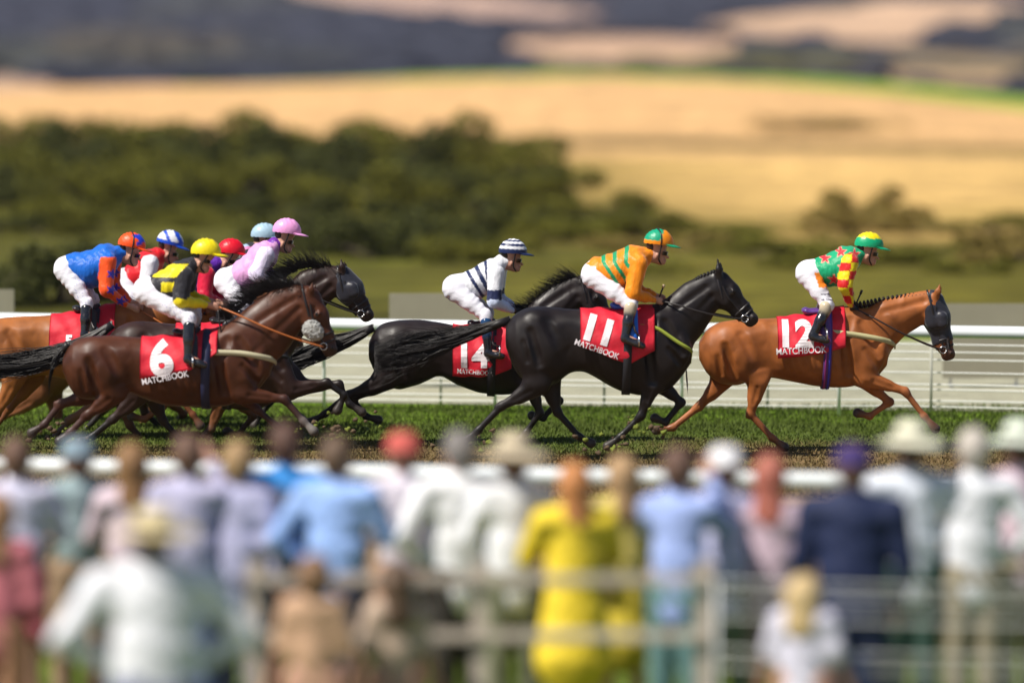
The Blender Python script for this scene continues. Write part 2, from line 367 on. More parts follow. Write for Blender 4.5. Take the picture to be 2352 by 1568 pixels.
    patch([120, 300, 560], [92, 86, 110], [148, 160, 140], (.10, .075, .03), 10, .7)
    Ch = C.copy()
    tag(mk('hills', V, F, gmat('far_hills', sc=.02, amt=.3, fine=.3), None, C), kind='structure')
    # woods on the hills: one mass of crowns standing only where the hillside is dark
    n = 5200; D = RNG.uniform(860, 2700, n) ; pw = RNG.uniform(-900, 3300, n); xw = (pw - CXP) * D / FPX
    z = zs(D) + .006 * D * .35 * noise1(xw * .006 + D * .002, 11) * sm(D, 800, 1200)
    P3 = np.stack([xw, D, z], 1); a, b = topix(P3)
    gi = np.clip(np.searchsorted(np.geomspace(600, 3600, 200), D), 0, 199) * 420 + np.clip(((pw + 2500) / 7500 * 419).round().astype(int), 0, 419)
    gi2 = np.clip(gi + 420 * 7, 0, len(Ch) - 1); keep = (Ch[gi, 0] < .14) & (Ch[gi2, 0] < .14); P3 = P3[keep]; gcol = Ch[gi][keep]
    bm = bmesh.new(); bmesh.ops.create_icosphere(bm, subdivisions=2, radius=1); iv = np.array([v.co[:] for v in bm.verts]); itf = np.array([[v.index for v in f.verts] for f in bm.faces]); bm.free()
    n = len(P3); r = RNG.uniform(3.2, 6.0, n); Vn = iv[None] * (1 + RNG.normal(0, .16, (n, len(iv), 1))); Vn = Vn * np.stack([r * 1.25, r * 1.2, r * .5], 1)[:, None, :] + P3[:, None, :] + np.stack([0 * r, 0 * r, r * .3], 1)[:, None]
    F = (itf[None] + (np.arange(n) * len(iv))[:, None, None]).reshape(-1, 3); Cw = (gcol * .6 + np.array((.014, .016, .022)) * .7)[:, None, :] * RNG.uniform(.6, 1.5, (n, 1, 1)) * RNG.uniform(.75, 1.25, (n, len(iv), 1))
    tag(mk('far_woods', Vn.reshape(-1, 3), F, mat('far_foliage', attr=True, rough=.9, spec=.1), None, Cw.reshape(-1, 3)), 'dark woods covering the distant hillsides between the tan fields', 'woods', kind='stuff')
    # shrubs
    mleaf = mat('leaves', attr=True, rough=.7, spec=.2); mstem = mat('bark', (.10, .075, .05), rough=.9)
    protos = []
    for v in range(7):
        r = np.random.default_rng(50 + v); nl = 9; L = np.stack([r.uniform(-.62, .62, nl), r.uniform(-.5, .5, nl), r.uniform(.2, .72, nl)], 1); rr = r.uniform(.2, .34, nl)
        nq = 4200; li = r.integers(0, nl, nq); d = r.normal(0, 1, (nq, 3)); d /= np.linalg.norm(d, axis=1)[:, None]; rad = r.uniform(.35, 1.08, nq) ** .6
        c = L[li] + d * (rr[li] * rad)[:, None]; c[:, 2] = np.maximum(c[:, 2], .02); ok = noise1(c[:, 0] * 9 + c[:, 2] * 7, v) > -.75; c = c[ok]; n = len(c); s = r.uniform(.012, .028, n)[:, None]
        a = r.normal(0, 1, (n, 3)); a /= np.linalg.norm(a, axis=1)[:, None]; b = np.cross(a, r.normal(0, 1, (n, 3))); b /= np.linalg.norm(b, axis=1)[:, None]
        V = np.stack([c - a * s * 1.5, c + b * s, c + a * s * 1.5, c - b * s], 1).reshape(-1, 3); F = np.arange(n * 4).reshape(-1, 4)
        st = join([tube([(0, 0, 0), (q_[0] * .4, q_[1] * .4, q_[2] * .5), tuple(q_)], [.03, .02, .008], 5) for q_ in L])
        protos.append((V, F, st, n))
    def shrub(px, D, h, wd, col, label, v):
        V, F, st, n = protos[v % 7]; x = (px - CXP) * D / FPX
        e = empty('shrub', (x, D, -.03), label, 'shrub', 'shrubs in the meadow beyond the path', rz=0); e.scale = (wd, wd * .8, h)
        key = (v % 7, col)
        if key in cache: me, ms = cache[key]
        else:
            r = np.random.default_rng(v); cc = np.repeat(np.array(col)[None] * r.uniform(.6, 1.5, (n, 1)), 4, 0); o = mk('foliage', V, F, mleaf, None, cc, smooth=False); s_ = mk('stem', st[0], st[1], mstem, None); me, ms = o.data, s_.data; bpy.data.objects.remove(o); bpy.data.objects.remove(s_); cache[key] = (me, ms)
        for nm, m_ in (('foliage', me), ('stem', ms)): o = bpy.data.objects.new(nm, m_); COL.objects.link(o); o.parent = e
    cache = {}
    dark, olive, dry = (.055, .060, .011), (.125, .120, .012), (.22, .165, .04)  # the dark leaf colour has the thicket's deep self-shadow painted in
    k = 0; cols = {dark: 'dark green', olive: 'olive green', dry: 'dry brownish'}
    spots = []
    for i, p in enumerate(np.arange(-150, 1000, 128)): spots.append((p + RNG.uniform(-25, 25), 132 + RNG.uniform(-5, 5), 2.35 + .35 * math.sin(i * 1.7), 3.2, dark if i % 4 != 3 else olive, 'back row'))
    for i, p in enumerate(np.arange(-60, 1260, 165)): spots.append((p + RNG.uniform(-30, 30), 160, 2.5 + .3 * math.cos(i * 2.1) - max(0, p - 900) * .002, 4.6, olive, 'far row'))
    spots += [(1130, 128, 2.0, 3.0, olive, 'back row'), (1240, 120, 1.4, 2.6, olive, 'back row'), (1360, 115, .9, 2.4, olive, 'back row')]
    for p, D_, h, w_, c in ((740, 92, 1.15, 2.1, dark), (880, 90, 1.35, 2.3, dark), (1010, 94, 1.2, 2.2, dark), (1110, 88, .7, 1.6, olive), (120, 74, 1.15, 1.7, dark), (300, 75, 1.25, 1.7, dark), (-20, 73, 1.2, 1.7, dark), (420, 78, .8, 1.3, dark), (620, 70, .45, 1.3, olive), (1965, 112, 1.15, 1.7, dry), (2060, 108, .6, 1.3, dry), (1620, 98, .45, 1.7, olive), (2290, 92, .75, 1.3, dry), (1880, 86, .4, 1.6, olive), (1900, 265, 1.3, 6.0, dry), (1450, 84, .4, 1.5, olive), (2220, 84, .4, 1.4, olive)): spots.append((p, D_, h, w_, c, 'front'))
    for i, p in enumerate(np.arange(-80, 1500, 118)): spots.append((p + RNG.uniform(-30, 30), 104 + RNG.uniform(-4, 6), .75 + .25 * math.sin(i * 2.3), 2.5, olive if i % 3 else dark, 'mid'))
    for i, p in enumerate(np.arange(-140, 1180, 92)): spots.append((p + RNG.uniform(-20, 20), 119 + RNG.uniform(-4, 4), 1.7 + .35 * math.sin(i * 1.9) - max(0, p - 700) * .0012, 2.5, (dark, olive, dark)[i % 3], 'inner'))
    for i, p in enumerate(np.arange(1250, 2500, 140)): spots.append((p + RNG.uniform(-30, 30), 98 + 9 * math.sin(i * 2.9), .62 + .2 * math.sin(i * 1.7), 2.4, (olive, olive, dry)[i % 3], 'right'))
    near = [('the blue jacketed jockey', 230), ('the yellow cap', 470), ('the pink cap', 660), ('the hooped white and navy cap', 1180), ('the orange and green cap', 1513), ('the green and yellow cap', 1996), ('the left edge', 0), ('the right edge', 2340), ('the middle of the picture', 1000)]
    for i, (p, D_, h, w_, c, r_) in enumerate(spots):
        size = 'tall' if h > 2 else ('middling' if h > 1 else 'low')
        od = ['first', 'second', 'third', 'fourth', 'fifth', 'sixth', 'seventh', 'eighth', 'ninth', 'tenth', 'eleventh', 'twelfth', 'thirteenth', 'fourteenth', 'fifteenth', 'sixteenth', 'seventeenth', 'eighteenth', 'nineteenth', 'twentieth'][sum(1 for s in spots if s[5] == r_ and s[0] < p)]
        row = {'back row': 'the thicket beneath the tan field', 'far row': 'the rearmost shrub rank', 'mid': 'the low rank amid the meadow', 'inner': 'the middle rank of the thicket', 'right': 'the low clumps on the right meadow', 'front': 'the scattered meadow shrubs'}[r_]
        lab = f"{size} {cols[c]} shrub, {od} from the left in {row}"
        shrub(p, D_, h, w_, c, lab, i)
    # far running rail, with its posts
    def rail(name, pts, z0, r, posts, label, cat='rail', m=M_WHITE, extra=()):
        f = np.array(pts, float); e = empty(name, (f[0][0], f[0][1], 0), label, cat)
        V, F = tube(spline([(a, b, z0) for a, b in f], 24), r, 12); mk('top_rail', V, F, m, e, root=e)
        for zz, rr in extra: V, F = tube(spline([(a, b, zz) for a, b in f], 24), rr, 8); mk('lower_rail', V, F, m, e, root=e)
        for a in posts:
            c = spline(f, 60)[int(a * 59)]; V, F = join([tube([(c[0], c[1] + .30, -.02), (c[0], c[1] + .24, .5), (c[0], c[1] + .12, z0 - .1), (c[0], c[1], z0 - r * .6)], [.02, .02, .02, .024], 8)]) if not extra else join([tube([(c[0], c[1] - .0, -.02), (c[0], c[1], z0)], [.04, .04], 8)])
            mk('post', V, F, m, e, root=e)
        return e
    w2 = lambda px, D_: ((px - CXP) * D_ / FPX, D_)
    rail('running_rail', [w2(-2500, 56), w2(0, 51.7), w2(1176, 50.0), w2(2352, 48.9), w2(4800, 45.5)], 1.015, .072, np.linspace(.02, .98, 11), 'white plastic running rail behind the horses', 'running rail')
    e = empty('glint_wires', (0, 51.4, 0), 'added thin white wires standing in for rail glints behind the horses', 'fence')  # added wires imitating the drawn-out highlights on the rail's posts
    for z_ in (.80, .71, .62, .47, .33, .27, .14, .07): V, F = tube(spline([(a, b + .45, z_ + .015 * math.sin(a)) for a, b in (w2(-2500, 56), w2(0, 51.9), w2(700, 51.2), w2(1176, 50.6), w2(1800, 49.9), w2(2352, 49.6), w2(4800, 46))], 40), .0085, 5); mk('wire', V, F, M_GLINT, e, root=e)
    for a in np.linspace(-2000, 4400, 18): x_, y_ = w2(a, np.interp(a, [-2500, 0, 2352, 4800], [56.4, 52.3, 50.0, 46.4])); V, F = tube([(x_, y_, -.02), (x_, y_, .84)], .016, 6); mk('fence_post', V, F, mat('grey_stake', (.4, .4, .34), rough=.7), e, root=e)
    mb = mat('board_grey', (.27, .25, .18), rough=.7, noise=.08, nscale=3)
    for px_, w_, top, lab in ((996, .56, 1.19, 'grey board behind the running rail, between the hooded horse and the white jockey'), (2262, .52, 1.06, 'grey board behind the running rail at the right, ahead of the leading horse'), (-15, .25, 1.24, 'grey board behind the running rail cut by the left edge')):
        x_, y_ = w2(px_, 54.2); b = empty('hoarding_board', (x_, y_, 0), lab, 'board', 'boards beyond the running rail')
        V, F = box((x_, y_, .12 + (top - .12) / 2), (w_, .02, (top - .12) / 2)); mk('panel', V, F, mb, b, root=b, smooth=False)
        for s in (-1, 1): V, F = join([box((x_ + s * w_ * .8, y_ + .035, .3), (.02, .015, .34)), box((x_ + s * w_ * .8, y_ + .02, .015), (.02, .2, .014))]); mk('leg', V, F, M_STEEL, b, root=b, smooth=False)
    # near rail and wooden fence among the spectators, then wires imitating glints
    rail('spectator_rail', [w2(-1500, 33), w2(0, 31.7), w2(1176, 30.9), w2(2352, 30.2), w2(3800, 29)], 1.09, .055, np.linspace(.03, .97, 9), 'white double rail in front of the spectators', 'rail', extra=((.70, .035),))
    e = empty('wooden_fence', (-4, 24.3, 0), 'weathered pale wooden fence standing among the spectators', 'fence'); mw = mat('weathered_wood', (.50, .43, .36), rough=.85, noise=.2, nscale=6, bump=.4, bscale=12, stretch=(.2, 1, 1))
    xa, xb = w2(560, 24.3)[0], w2(1640, 24.3)[0]
    for z_ in (1.12, .80, .42): V, F = box(((xa + xb) / 2, 24.3, z_), ((xb - xa) / 2, .02, .026)); mk('fence_rail', V, F, mw, e, root=e, smooth=False)
    for a in np.linspace(xa + .05, xb - .05, 3): V, F = box((a, 24.35, .6), (.04, .03, .62)); mk('fence_post', V, F, mw, e, root=e, smooth=False)
    e = empty('mesh_glint_wires', (3, 24.2, 0), 'added thin white wires standing in for fence glints in front of the spectators at the right', 'fence')  # added wires imitating reflections on fence mesh
    for z_ in (1.10, 1.02, .90, .71, .62, .40, .2): V, F = tube(spline([(w2(1655, 24.2)[0], 24.2, z_ + .02), (w2(2000, 24.2)[0], 24.2, z_ - .01), (w2(2500, 24.2)[0], 24.2, z_ - .025), (w2(3200, 24.2)[0], 24.2, z_)], 20), .0055, 5); mk('wire', V, F, M_GLINT, e, root=e)
    for a in (1648, 2430, 3200): x_ = w2(a, 24.2)[0]; V, F = tube([(x_, 24.22, -.02), (x_, 24.22, 1.13)], .009, 8); mk('fence_post', V, F, M_WHITE, e, root=e)
    # turf
    n = 150000; y = RNG.uniform(40.0, 51.2, n); xx = RNG.uniform(-1, 1, n) * (y / FPX * 2400); h = RNG.uniform(.02, .06, n) * np.where(y > 47.5, 1.1, .8); a = RNG.uniform(0, 6.28, n); wv = .009
    ln = RNG.normal(0, .02, (n, 2)); b = np.stack([xx, y, 0 * xx], 1); dx = np.stack([np.cos(a) * wv, np.sin(a) * wv, 0 * a], 1)
    V = np.stack([b - dx, b + dx, b + np.stack([ln[:, 0], ln[:, 1], h], 1)], 1).reshape(-1, 3); g = sm(y + noise1(xx * .9 + y * .7, 5) * 1.2 + RNG.normal(0, .4, n), 44.2, 46.6)[:, None]
    c = (np.array((.16, .115, .045)) * (1 - g) + np.array((.076, .108, .014)) * g) * RNG.uniform(.75, 1.2, (n, 1))
    tag(mk('grass', V, np.arange(n * 3).reshape(-1, 3), mat('grass_blades', attr=True, rough=.7, spec=.2), None, np.repeat(c, 3, 0), smooth=False), 'short mown grass and worn turf of the track', 'grass', kind='stuff')
    # turf kicked up by the hooves
    cl = []
    for i in range(120):
        cx, cy = [(700, 975), (790, 985), (120, 1000), (1070, 1010), (1400, 1015), (1500, 985), (160, 1005)][i % 7]; D_ = RNG.uniform(43, 45.5); p = P(cx + RNG.normal(0, 38), cy + RNG.normal(0, 16), D_)
        p[2] = max(p[2], .03); s = RNG.uniform(.008, .026); v = iv * (1 + RNG.normal(0, .3, (len(iv), 1))) * [s * 1.3, s, s] + p; cl.append((v, itf, np.array([(.10, .065, .035), (.14, .17, .02)][i % 2])))
    V, F, C = join(cl); tag(mk('kicked_up_turf', V, F, mat('clods', attr=True, rough=.95), None, C), 'bits of turf thrown up behind the hooves', 'turf', kind='stuff')
    # air
    hz = box((0, 1900, 128), (1500, 2050, 185)); V = hz[0].copy(); V[V[:, 2] < 0, 2] = -60
    o = mk('haze', V, hz[1], None, None, smooth=False); o.data.materials.clear(); m = bpy.data.materials.new('haze_air'); m.use_nodes = True; m.node_tree.nodes.remove(m.node_tree.nodes['Principled BSDF']); pv = m.node_tree.nodes.new('ShaderNodeVolumePrincipled')
    pv.inputs['Color'].default_value = (.72, .74, 1.0, 1); pv.inputs['Density'].default_value = HAZE; pv.inputs['Anisotropy'].default_value = .2
    m.node_tree.links.new(pv.outputs[0], m.node_tree.nodes['Material Output'].inputs['Volume']); o.data.materials.append(m); tag(o, 'thin bluish summer haze over the valley', 'haze', kind='stuff')
HAZE = .00010
# ------------------------------------------------------------------ race horses
def horse(sp):
    D = sp['D']; k = S(D); q = lambda p, off=0: P(p[0], p[1], D, 0) + np.array([0, off, 0])
    coat, pts, hoofc = sp['coat'], sp['points'], (.05, .04, .035)
    tr = np.array([(a, b, c) for a, b, c in sp['trunk']], float)
    root = empty('race_horse', (P(tr[:, 0].mean(), 800, D)[0], D, 0), sp['label'], 'horse', 'race horses galloping in the race')
    top = np.array([P(a, b, D) for a, b, c in tr]); bot = np.array([P(a, c, D) for a, b, c in tr])
    xs = np.linspace(top[0, 0] + .001, top[-1, 0] - .001, 60)
    zt, zb = np.interp(xs, top[:, 0], top[:, 2]), np.interp(xs, top[:, 0], bot[:, 2])
    for _ in range(2):
        zt[1:-1] = (zt[:-2] + 2 * zt[1:-1] + zt[2:]) / 4; zb[1:-1] = (zb[:-2] + 2 * zb[1:-1] + zb[2:]) / 4
    u = np.linspace(0, 1, 60)
    ry = np.interp(u, [0, .05, .13, .27, .4, .52, .66, .8, .9, 1], [.12, .21, .27, .27, .265, .30, .30, .255, .22, .12])
    prims = [loft(xs, (zt + zb) / 2, (zt - zb) / 2, ry, k=.05, t='trunk', y0=D)]
    x0, x1 = tr[0, 0], tr[-1, 0]; Lp = x1 - x0
    def topy(px): return float(np.interp(px, tr[:, 0], tr[:, 1]))
    def boty(px): return float(np.interp(px, tr[:, 0], tr[:, 2]))
    A = lambda px, py, oy, r, px2, py2, oy2, r2, s=.6, kk=.05, c=None, t='trunk': prims.append(seg(q((px, py), oy), q((px2, py2), oy2), r, r2, s, k=kk, c=c, t=t))
    legs = sp['legs']
    for nm, ch in legs.items():
        sd_ = -1 if nm[0] == 'n' else 1
        (ax_, ay), (kx, ky), (fx, fy), (hx, hy) = ch
        if nm[1] == 'h':
            hipx, hipy = x0 + .16 * Lp, topy(x0 + .16 * Lp) + 48
            A(hipx, hipy, sd_ * .13, .175, hipx * .45 + ax_ * .55, hipy * .45 + ay * .55, sd_ * .155, .16, .62)
            A(hipx - 12, hipy + 22, sd_ * .12, .12, ax_ - 8, ay - 12, sd_ * .15, .12, .62, .04)       # hamstrings
            A(ax_, ay - 10, sd_ * .15, .125, ax_ * .5 + kx * .5, ay * .5 + ky * .5, sd_ * .14, .075, .62, .04)
            prims.append(seg(q((ax_, ay), sd_ * .145), q((kx, ky), sd_ * .13), .085, .043, .75, .85, k=.03, t='leg'))
            kd = np.array([kx - ax_, ky - ay], float); kd /= np.linalg.norm(kd)
            bx, by = kx + kd[0] * 8, ky + kd[1] * 8                                                # point of the hock
            prims.append(seg(q((kx, ky), sd_ * .13), q((bx - 3, by - 3), sd_ * .13), .05, .03, .75, k=.02, c=None, t='leg'))
            th1, th2, yk, yf, fr = .037, .029, .13, .125, .040
            uo = .55
        else:
            shx, shy = x0 + .86 * Lp, topy(x0 + .86 * Lp) + 55
            A(shx - 6, shy - 18, sd_ * .125, .12, shx + 26, shy + 38, sd_ * .15, .125, .5, .05)          # shoulder blade
            A(shx + 26, shy + 38, sd_ * .15, .12, ax_, ay - 8, sd_ * .15, .11, .58, .05)
            A(ax_ - 14, ay - 26, sd_ * .15, .10, ax_, ay, sd_ * .14, .085, .55, .04)                      # triceps
            A(ax_, ay, sd_ * .14, .092, ax_ * .45 + kx * .55, ay * .45 + ky * .55, sd_ * .13, .058, .7, .03, None, 'leg')
            prims.append(seg(q((ax_, ay), sd_ * .135), q((kx, ky), sd_ * .125), .07, .04, .85, k=.03, t='leg'))
            prims.append(seg(q((kx, ky), sd_ * .125), q((kx + (fx - kx) * .1, ky + (fy - ky) * .1), sd_ * .125), .047, .042, .9, k=.02, c=pts, t='leg'))
            th1, th2, yk, yf, fr = .033, .027, .125, .12, .037
        prims.append(seg(q((kx, ky), sd_ * yk), q((fx, fy), sd_ * yf), th1, th2, .85, k=.02, c=pts, t='leg'))
        prims.append(seg(q((kx + (fx - kx) * .12 - 1.5, ky + (fy - ky) * .12), sd_ * yk), q((fx - 2, fy - 2), sd_ * yf), .018, .018, .8, k=.02, c=pts, t='leg'))
        prims.append(seg(q((fx, fy), sd_ * yf), q((fx + .1 * (hx - fx), fy + .1 * (hy - fy)), sd_ * yf), fr, fr * .9, .9, k=.02, c=pts, t='leg'))
        sock = sp.get('socks', {}).get(nm, pts)
        prims.append(seg(q((fx, fy), sd_ * yf), q((fx + .62 * (hx - fx), fy + .62 * (hy - fy)), sd_ * yf), .031, .033, .9, k=.02, c=sock, t='leg'))
        prims.append(seg(q((fx + .6 * (hx - fx), fy + .6 * (hy - fy)), sd_ * yf), q((hx, hy), sd_ * yf), .038, .052, .95, k=.008, c=hoofc, t='leg'))
    # chest and neck
    nk = sp['neck']; n = len(nk)
    sN = [.62, .54, .5, .5, .5]
    for i in range(n - 1):
        a, b = nk[i], nk[i + 1]
        prims.append(seg(q(a), q(b), a[2] * k, b[2] * k, sN[min(i, 4)], sN[min(i + 1, 4)], k=.06, t='neck'))
    # muscle line under the crest, windpipe and jaw
    hd = sp['head']; poll, cheek, mid, muz = hd[:4]
    prims.append(seg(q(nk[-1]), q(poll), nk[-1][2] * k, poll[2] * k, .5, .55, k=.04, t='neck'))
    for sgn in (-1, 1):
        prims.append(seg(q(nk[1], sgn * .075), q((poll[0] * .8 + cheek[0] * .2, poll[1] * .8 + cheek[1] * .2), sgn * .05), .055, .04, .7, k=.04, t='neck'))
    prims += [seg(q(poll), q(cheek), poll[2] * k * .92, cheek[2] * k, .58, .6, k=.03, t='head'),
              seg(q(cheek), q(mid), cheek[2] * k * .93, mid[2] * k, .6, .55, k=.03, t='head'),
              seg(q(mid), q(muz), mid[2] * k, muz[2] * k, .55, .72, k=.03, c=sp.get('face', coat), t='head')]
    fw = np.array(muz[:2], float) - np.array(poll[:2], float); L_ = np.linalg.norm(fw); fw /= L_; pe = np.array([fw[1], -fw[0]])   # perpendicular, forehead side
    if pe[0] < 0: pe = -pe
    fc = lambda f, h: tuple(np.array(poll[:2]) + fw * L_ * f + pe * h)
    mz = sp.get('muzzle', (.03, .024, .022))
    m1 = fc(1.02, 3); m2 = fc(1.04, -6)
    prims.append(seg(q(m1), q(m2), muz[2] * k * .86, muz[2] * k * .62, .75, k=.02, c=mz, t='head'))       # lips and chin
    for sgn in (-1, 1):
        e = fc(.30, 13); prims.append(seg(q(e, sgn * .085), q(e, sgn * .09), .026, .022, 1, k=.02, t='head'))    # brow over the eye
        prims.append(seg(q(fc(.1, -10), sgn * .07), q(fc(.36, -14), sgn * .075), .06, .055, .5, k=.03, t='head'))      # cheek plate
        prims.append(seg(q(fc(.98, 8), sgn * .05), q(fc(1.0, 6), sgn * .055), .02, .016, .8, k=.012, c=mz, t='head'))       # nostril rim
        ed = sp['ear']; eb = fc(-.05, 6); el = np.array(eb) + np.array(ed) * (1 if sgn < 0 else .96) + (np.array([7, 3]) if sgn > 0 else 0)
        prims.append(seg(q(eb, sgn * .055), q((eb + el) / 2 + pe * 1.5, sgn * .075), .032, .036, .6, k=.02, t='ear'))
        prims.append(seg(q((eb + el) / 2 + pe * 1.5, sgn * .075), q(el, sgn * .062), .034, .008, .55, k=.008, t='ear', c=tuple(.6 * np.array(coat))))
    T = lambda f: x0 + f * Lp
    def dent(p1, p2, depth, r, kk=.04, far=.6):
        for sgn in (-1, 1):
            a, b = q(p1), q(p2); t = trace(prims, np.array([a, b]), np.tile([0, float(sgn), 0], (2, 1)), far)
            a = a + [0, sgn * (t[0] + r - depth), 0]; b = b + [0, sgn * (t[1] + r - depth), 0]; dn.append(dict(seg(a, b, r, r, 1, k=kk), neg=True))
    dn = []
    hb_ = max(boty(T(.74)), 0)
    dent((T(.765), topy(T(.765)) + 70), (T(.79), boty(T(.78)) - 34), .034, .05)                 # behind the elbow muscles
    dent((T(.80), topy(T(.8)) + 30), (T(.765), topy(T(.765)) + 75), .018, .05)                   # rear edge of the shoulder blade
    dent((T(.345), topy(T(.345)) + 50), (T(.35), topy(T(.33)) + 112), .020, .20, .08)            # hollow of the flank
    dent((T(.13), topy(T(.16)) + 55), (T(.18), topy(T(.16)) + 128), .026, .04)                  # between hamstrings and thigh
    dent((T(.22), topy(T(.2)) + 30), (T(.29), topy(T(.29)) + 88), .016, .05)
    dent((T(.86), topy(T(.86)) + 30), (T(.955), topy(T(.9)) + 92), .026, .045)                   # shoulder to neck
    n0_, n1_ = nk[0], nk[-1]; 
    dent((n0_[0] + 12, n0_[1] + 12), (n1_[0] + 4, n1_[1] + 12), .016, .03, .03, .4)               # jugular groove
    dent((nk[1][0] - 16, nk[1][1] - 22), (nk[-1][0] - 9, nk[-1][1] - 10), .010, .03, .03, .4)
    dent(fc(.42, 2), fc(.85, 6), .010, .03, .025, .3); dent(fc(.18, 8), fc(.24, 8), .012, .025, .02, .3)
    dent((T(.88), topy(T(.88)) + 88), (T(.95), topy(T(.9)) + 120), .014, .03, .03)               # below the point of the shoulder
    dent((T(.09), topy(T(.12)) + 78), (T(.11), topy(T(.12)) + 120), .012, .025, .03)
    for nm, ch in legs.items():
        if nm == 'nf': (ax_, ay), (kx, ky) = ch[0], ch[1]; dent((ax_ * .8 + kx * .2, ay * .8 + ky * .2), (ax_ * .3 + kx * .7, ay * .3 + ky * .7), .008, .025, .02, .35)
        if nm == 'nh': (ax_, ay), (kx, ky) = ch[0], ch[1]; dent((ax_ * .75 + kx * .25, ay * .75 + ky * .25), (ax_ * .3 + kx * .7, ay * .3 + ky * .7), .008, .025, .02, .35)
    prims += dn
    V, F = solid(prims, sp.get('h', .0135))
    rib = sm(V[:, 0], *[P(T(v), 800, D)[0] for v in (.40, .48)]) * (1 - sm(V[:, 0], *[P(T(v), 800, D)[0] for v in (.70, .76)])); rib *= sm(-np.abs(V[:, 2] - (P(T(.55), topy(T(.55)), D)[2] + P(T(.55), boty(T(.55)), D)[2]) / 2), -.34, -.1)
    V[:, 1] += np.sign(V[:, 1] - D) * rib * .0035 * np.sin((V[:, 0] + V[:, 2] * .35) * 2 * math.pi / .075)
    C, tg = colours(prims, V, coat, .02)
    # coat relief and colour that belong to the animal: veins and long muscle ripples, darker legs, dorsal shade of the hair
    sw = np.sin(V[:, 0] * 9 + np.sin(V[:, 2] * 7) * 1.6) * np.sin(V[:, 2] * 8 + V[:, 0] * 4)
    C = C * (1 + .08 * sw[:, None])
    body = mk('body', V, F, M_COAT, root, C, root=root)
    # eyes and nostrils
    parts = []
    for sgn in (-1, 1):
        for (f, h, off, r) in ((.31, 9, .098, .019), (1.0, 7, .066, .011)):
            c = q(fc(f, h), 0); t = trace(prims, c[None], np.array([[0, sgn, 0.]]), .3)[0]
            th = [(r * math.cos(a) * (1.3 if r > .015 else 1), r * .5 * 0, r * math.sin(a)) for a in np.arange(0, 6.28, .7)]
            VV = [c + [0, sgn * (t + .005), 0]] + [c + [a_, sgn * (t - .001), z_] for a_, _, z_ in th]
            FF = [(0, 1 + i, 1 + (i + 1) % 9) for i in range(9)]
            o = mk('eye' if f < .5 else 'nostril', VV, FF, M_EYE, root, root=root)
    # mane
    mc = sp['manec']; crest = []
    for i in range(len(sp['crest']) - 1): pass
    cr = spline([q(p) for p in sp['crest']], 40)
    up = np.gradient(cr, axis=0); up = np.stack([-up[:, 2], 0 * up[:, 0], up[:, 0]], 1); up /= np.linalg.norm(up, axis=1)[:, None]
    if sp['mane'] == 'plaited':
        ps = []
        for i in range(2, 39, 2):
            b = cr[i] - up[i] * .03; tip = cr[i] + up[i] * .032 + np.array([-.01, -.02, 0])
            ps.append(tube([b, (b + tip) / 2 + [0, -.01, 0], tip, tip - up[i] * .02 + [-.015, -.03, 0]], [.012, .019, .016, .006], 6))
            ps.append(tube([cr[i - 1] - up[i - 1] * .02, cr[i] - up[i] * .016, cr[min(i + 1, 39)] - up[min(i + 1, 39)] * .02], [.018, .02, .018], 6))
        V, F = join(ps); mk('mane', V, F, M_HAIR, root, np.tile(mc, (len(V), 1)), root=root)
    else:
        n = 1000; ii = RNG.uniform(0, 39, n).astype(int); rt = cr[ii] - up[ii] * .045 + RNG.normal(0, .012, (n, 3))
        dr = up[ii] * sp.get('manelift', .9) + np.array([-.9, -.15, .1]) + RNG.normal(0, .28, (n, 3))
        V, F = strands(rt, dr, RNG.uniform(.08, sp.get('manelen', .26) * 1.15, n) , .0042, 6, grav=.05)
        mk('mane', V, F, M_HAIR, root, np.tile(mc, (len(V), 1)) * RNG.uniform(.8, 1.3, (len(V), 1)), root=root)
        n = 70; rt = np.tile(q(fc(0, 10)), (n, 1)) + RNG.normal(0, .025, (n, 3)); dr = np.array([-.6, 0, .25]) + RNG.normal(0, .3, (n, 3))
        V, F = strands(rt, dr, .16, .006, 5); mk('forelock', V, F, M_HAIR, root, np.tile(mc, (len(V), 1)), root=root)
    # tail: streams of hair following a path
    path = spline([P(a, b, D) for a, b, c in sp['tail']], 9); wd = np.interp(np.linspace(0, 1, 9), np.linspace(0, 1, len(sp['tail'])), [c * k for a, b, c in sp['tail']])
    n = int(sp.get('tailn', 420) * 2); nf = 10
    ang = RNG.uniform(0, 6.28, n); rad = np.sqrt(RNG.uniform(0, 1, n)); ln = RNG.uniform(.45, 1.0, n); ln[: n // 3] = 1
    rings = []
    for i in range(nf):
        tt = i / (nf - 1) * ln; ix = tt * 8; i0 = np.minimum(ix.astype(int), 7); f = (ix - i0)[:, None]
        c = path[i0] * (1 - f) + path[i0 + 1] * f; ww = (wd[i0] * (1 - f[:, 0]) + wd[i0 + 1] * f[:, 0]) * rad
        wob = .5 * np.sin(ang * 3 + tt * 6) * tt; stray = (np.arange(n) % 9 == 0) * tt ** 2 * 1.1 + 1; ww = ww * stray
        p = c + np.stack([0 * ww, ww * np.sin(ang + wob) * .7, ww * np.cos(ang + wob)], 1) + np.stack([0 * ang, .03 * np.cos(ang * 5 + tt * 7) * tt, (.03 * np.sin(ang * 7 + tt * 9) + .022 * np.sin(ang * 13 + tt * 17)) * tt], 1)
        r = .0050 * (1 - .8 * (i / (nf - 1)) ** 2)
        rings.append(np.stack([p + np.array([0, r * math.cos(a), r * math.sin(a)]) for a in (0, 2.1, 4.2)], 1))
    V = np.stack(rings, 1).reshape(-1, 3); b = (np.arange(n) * nf * 3)[:, None, None]; i = np.arange(nf - 1)[None, :, None]; j = np.arange(3)[None, None]
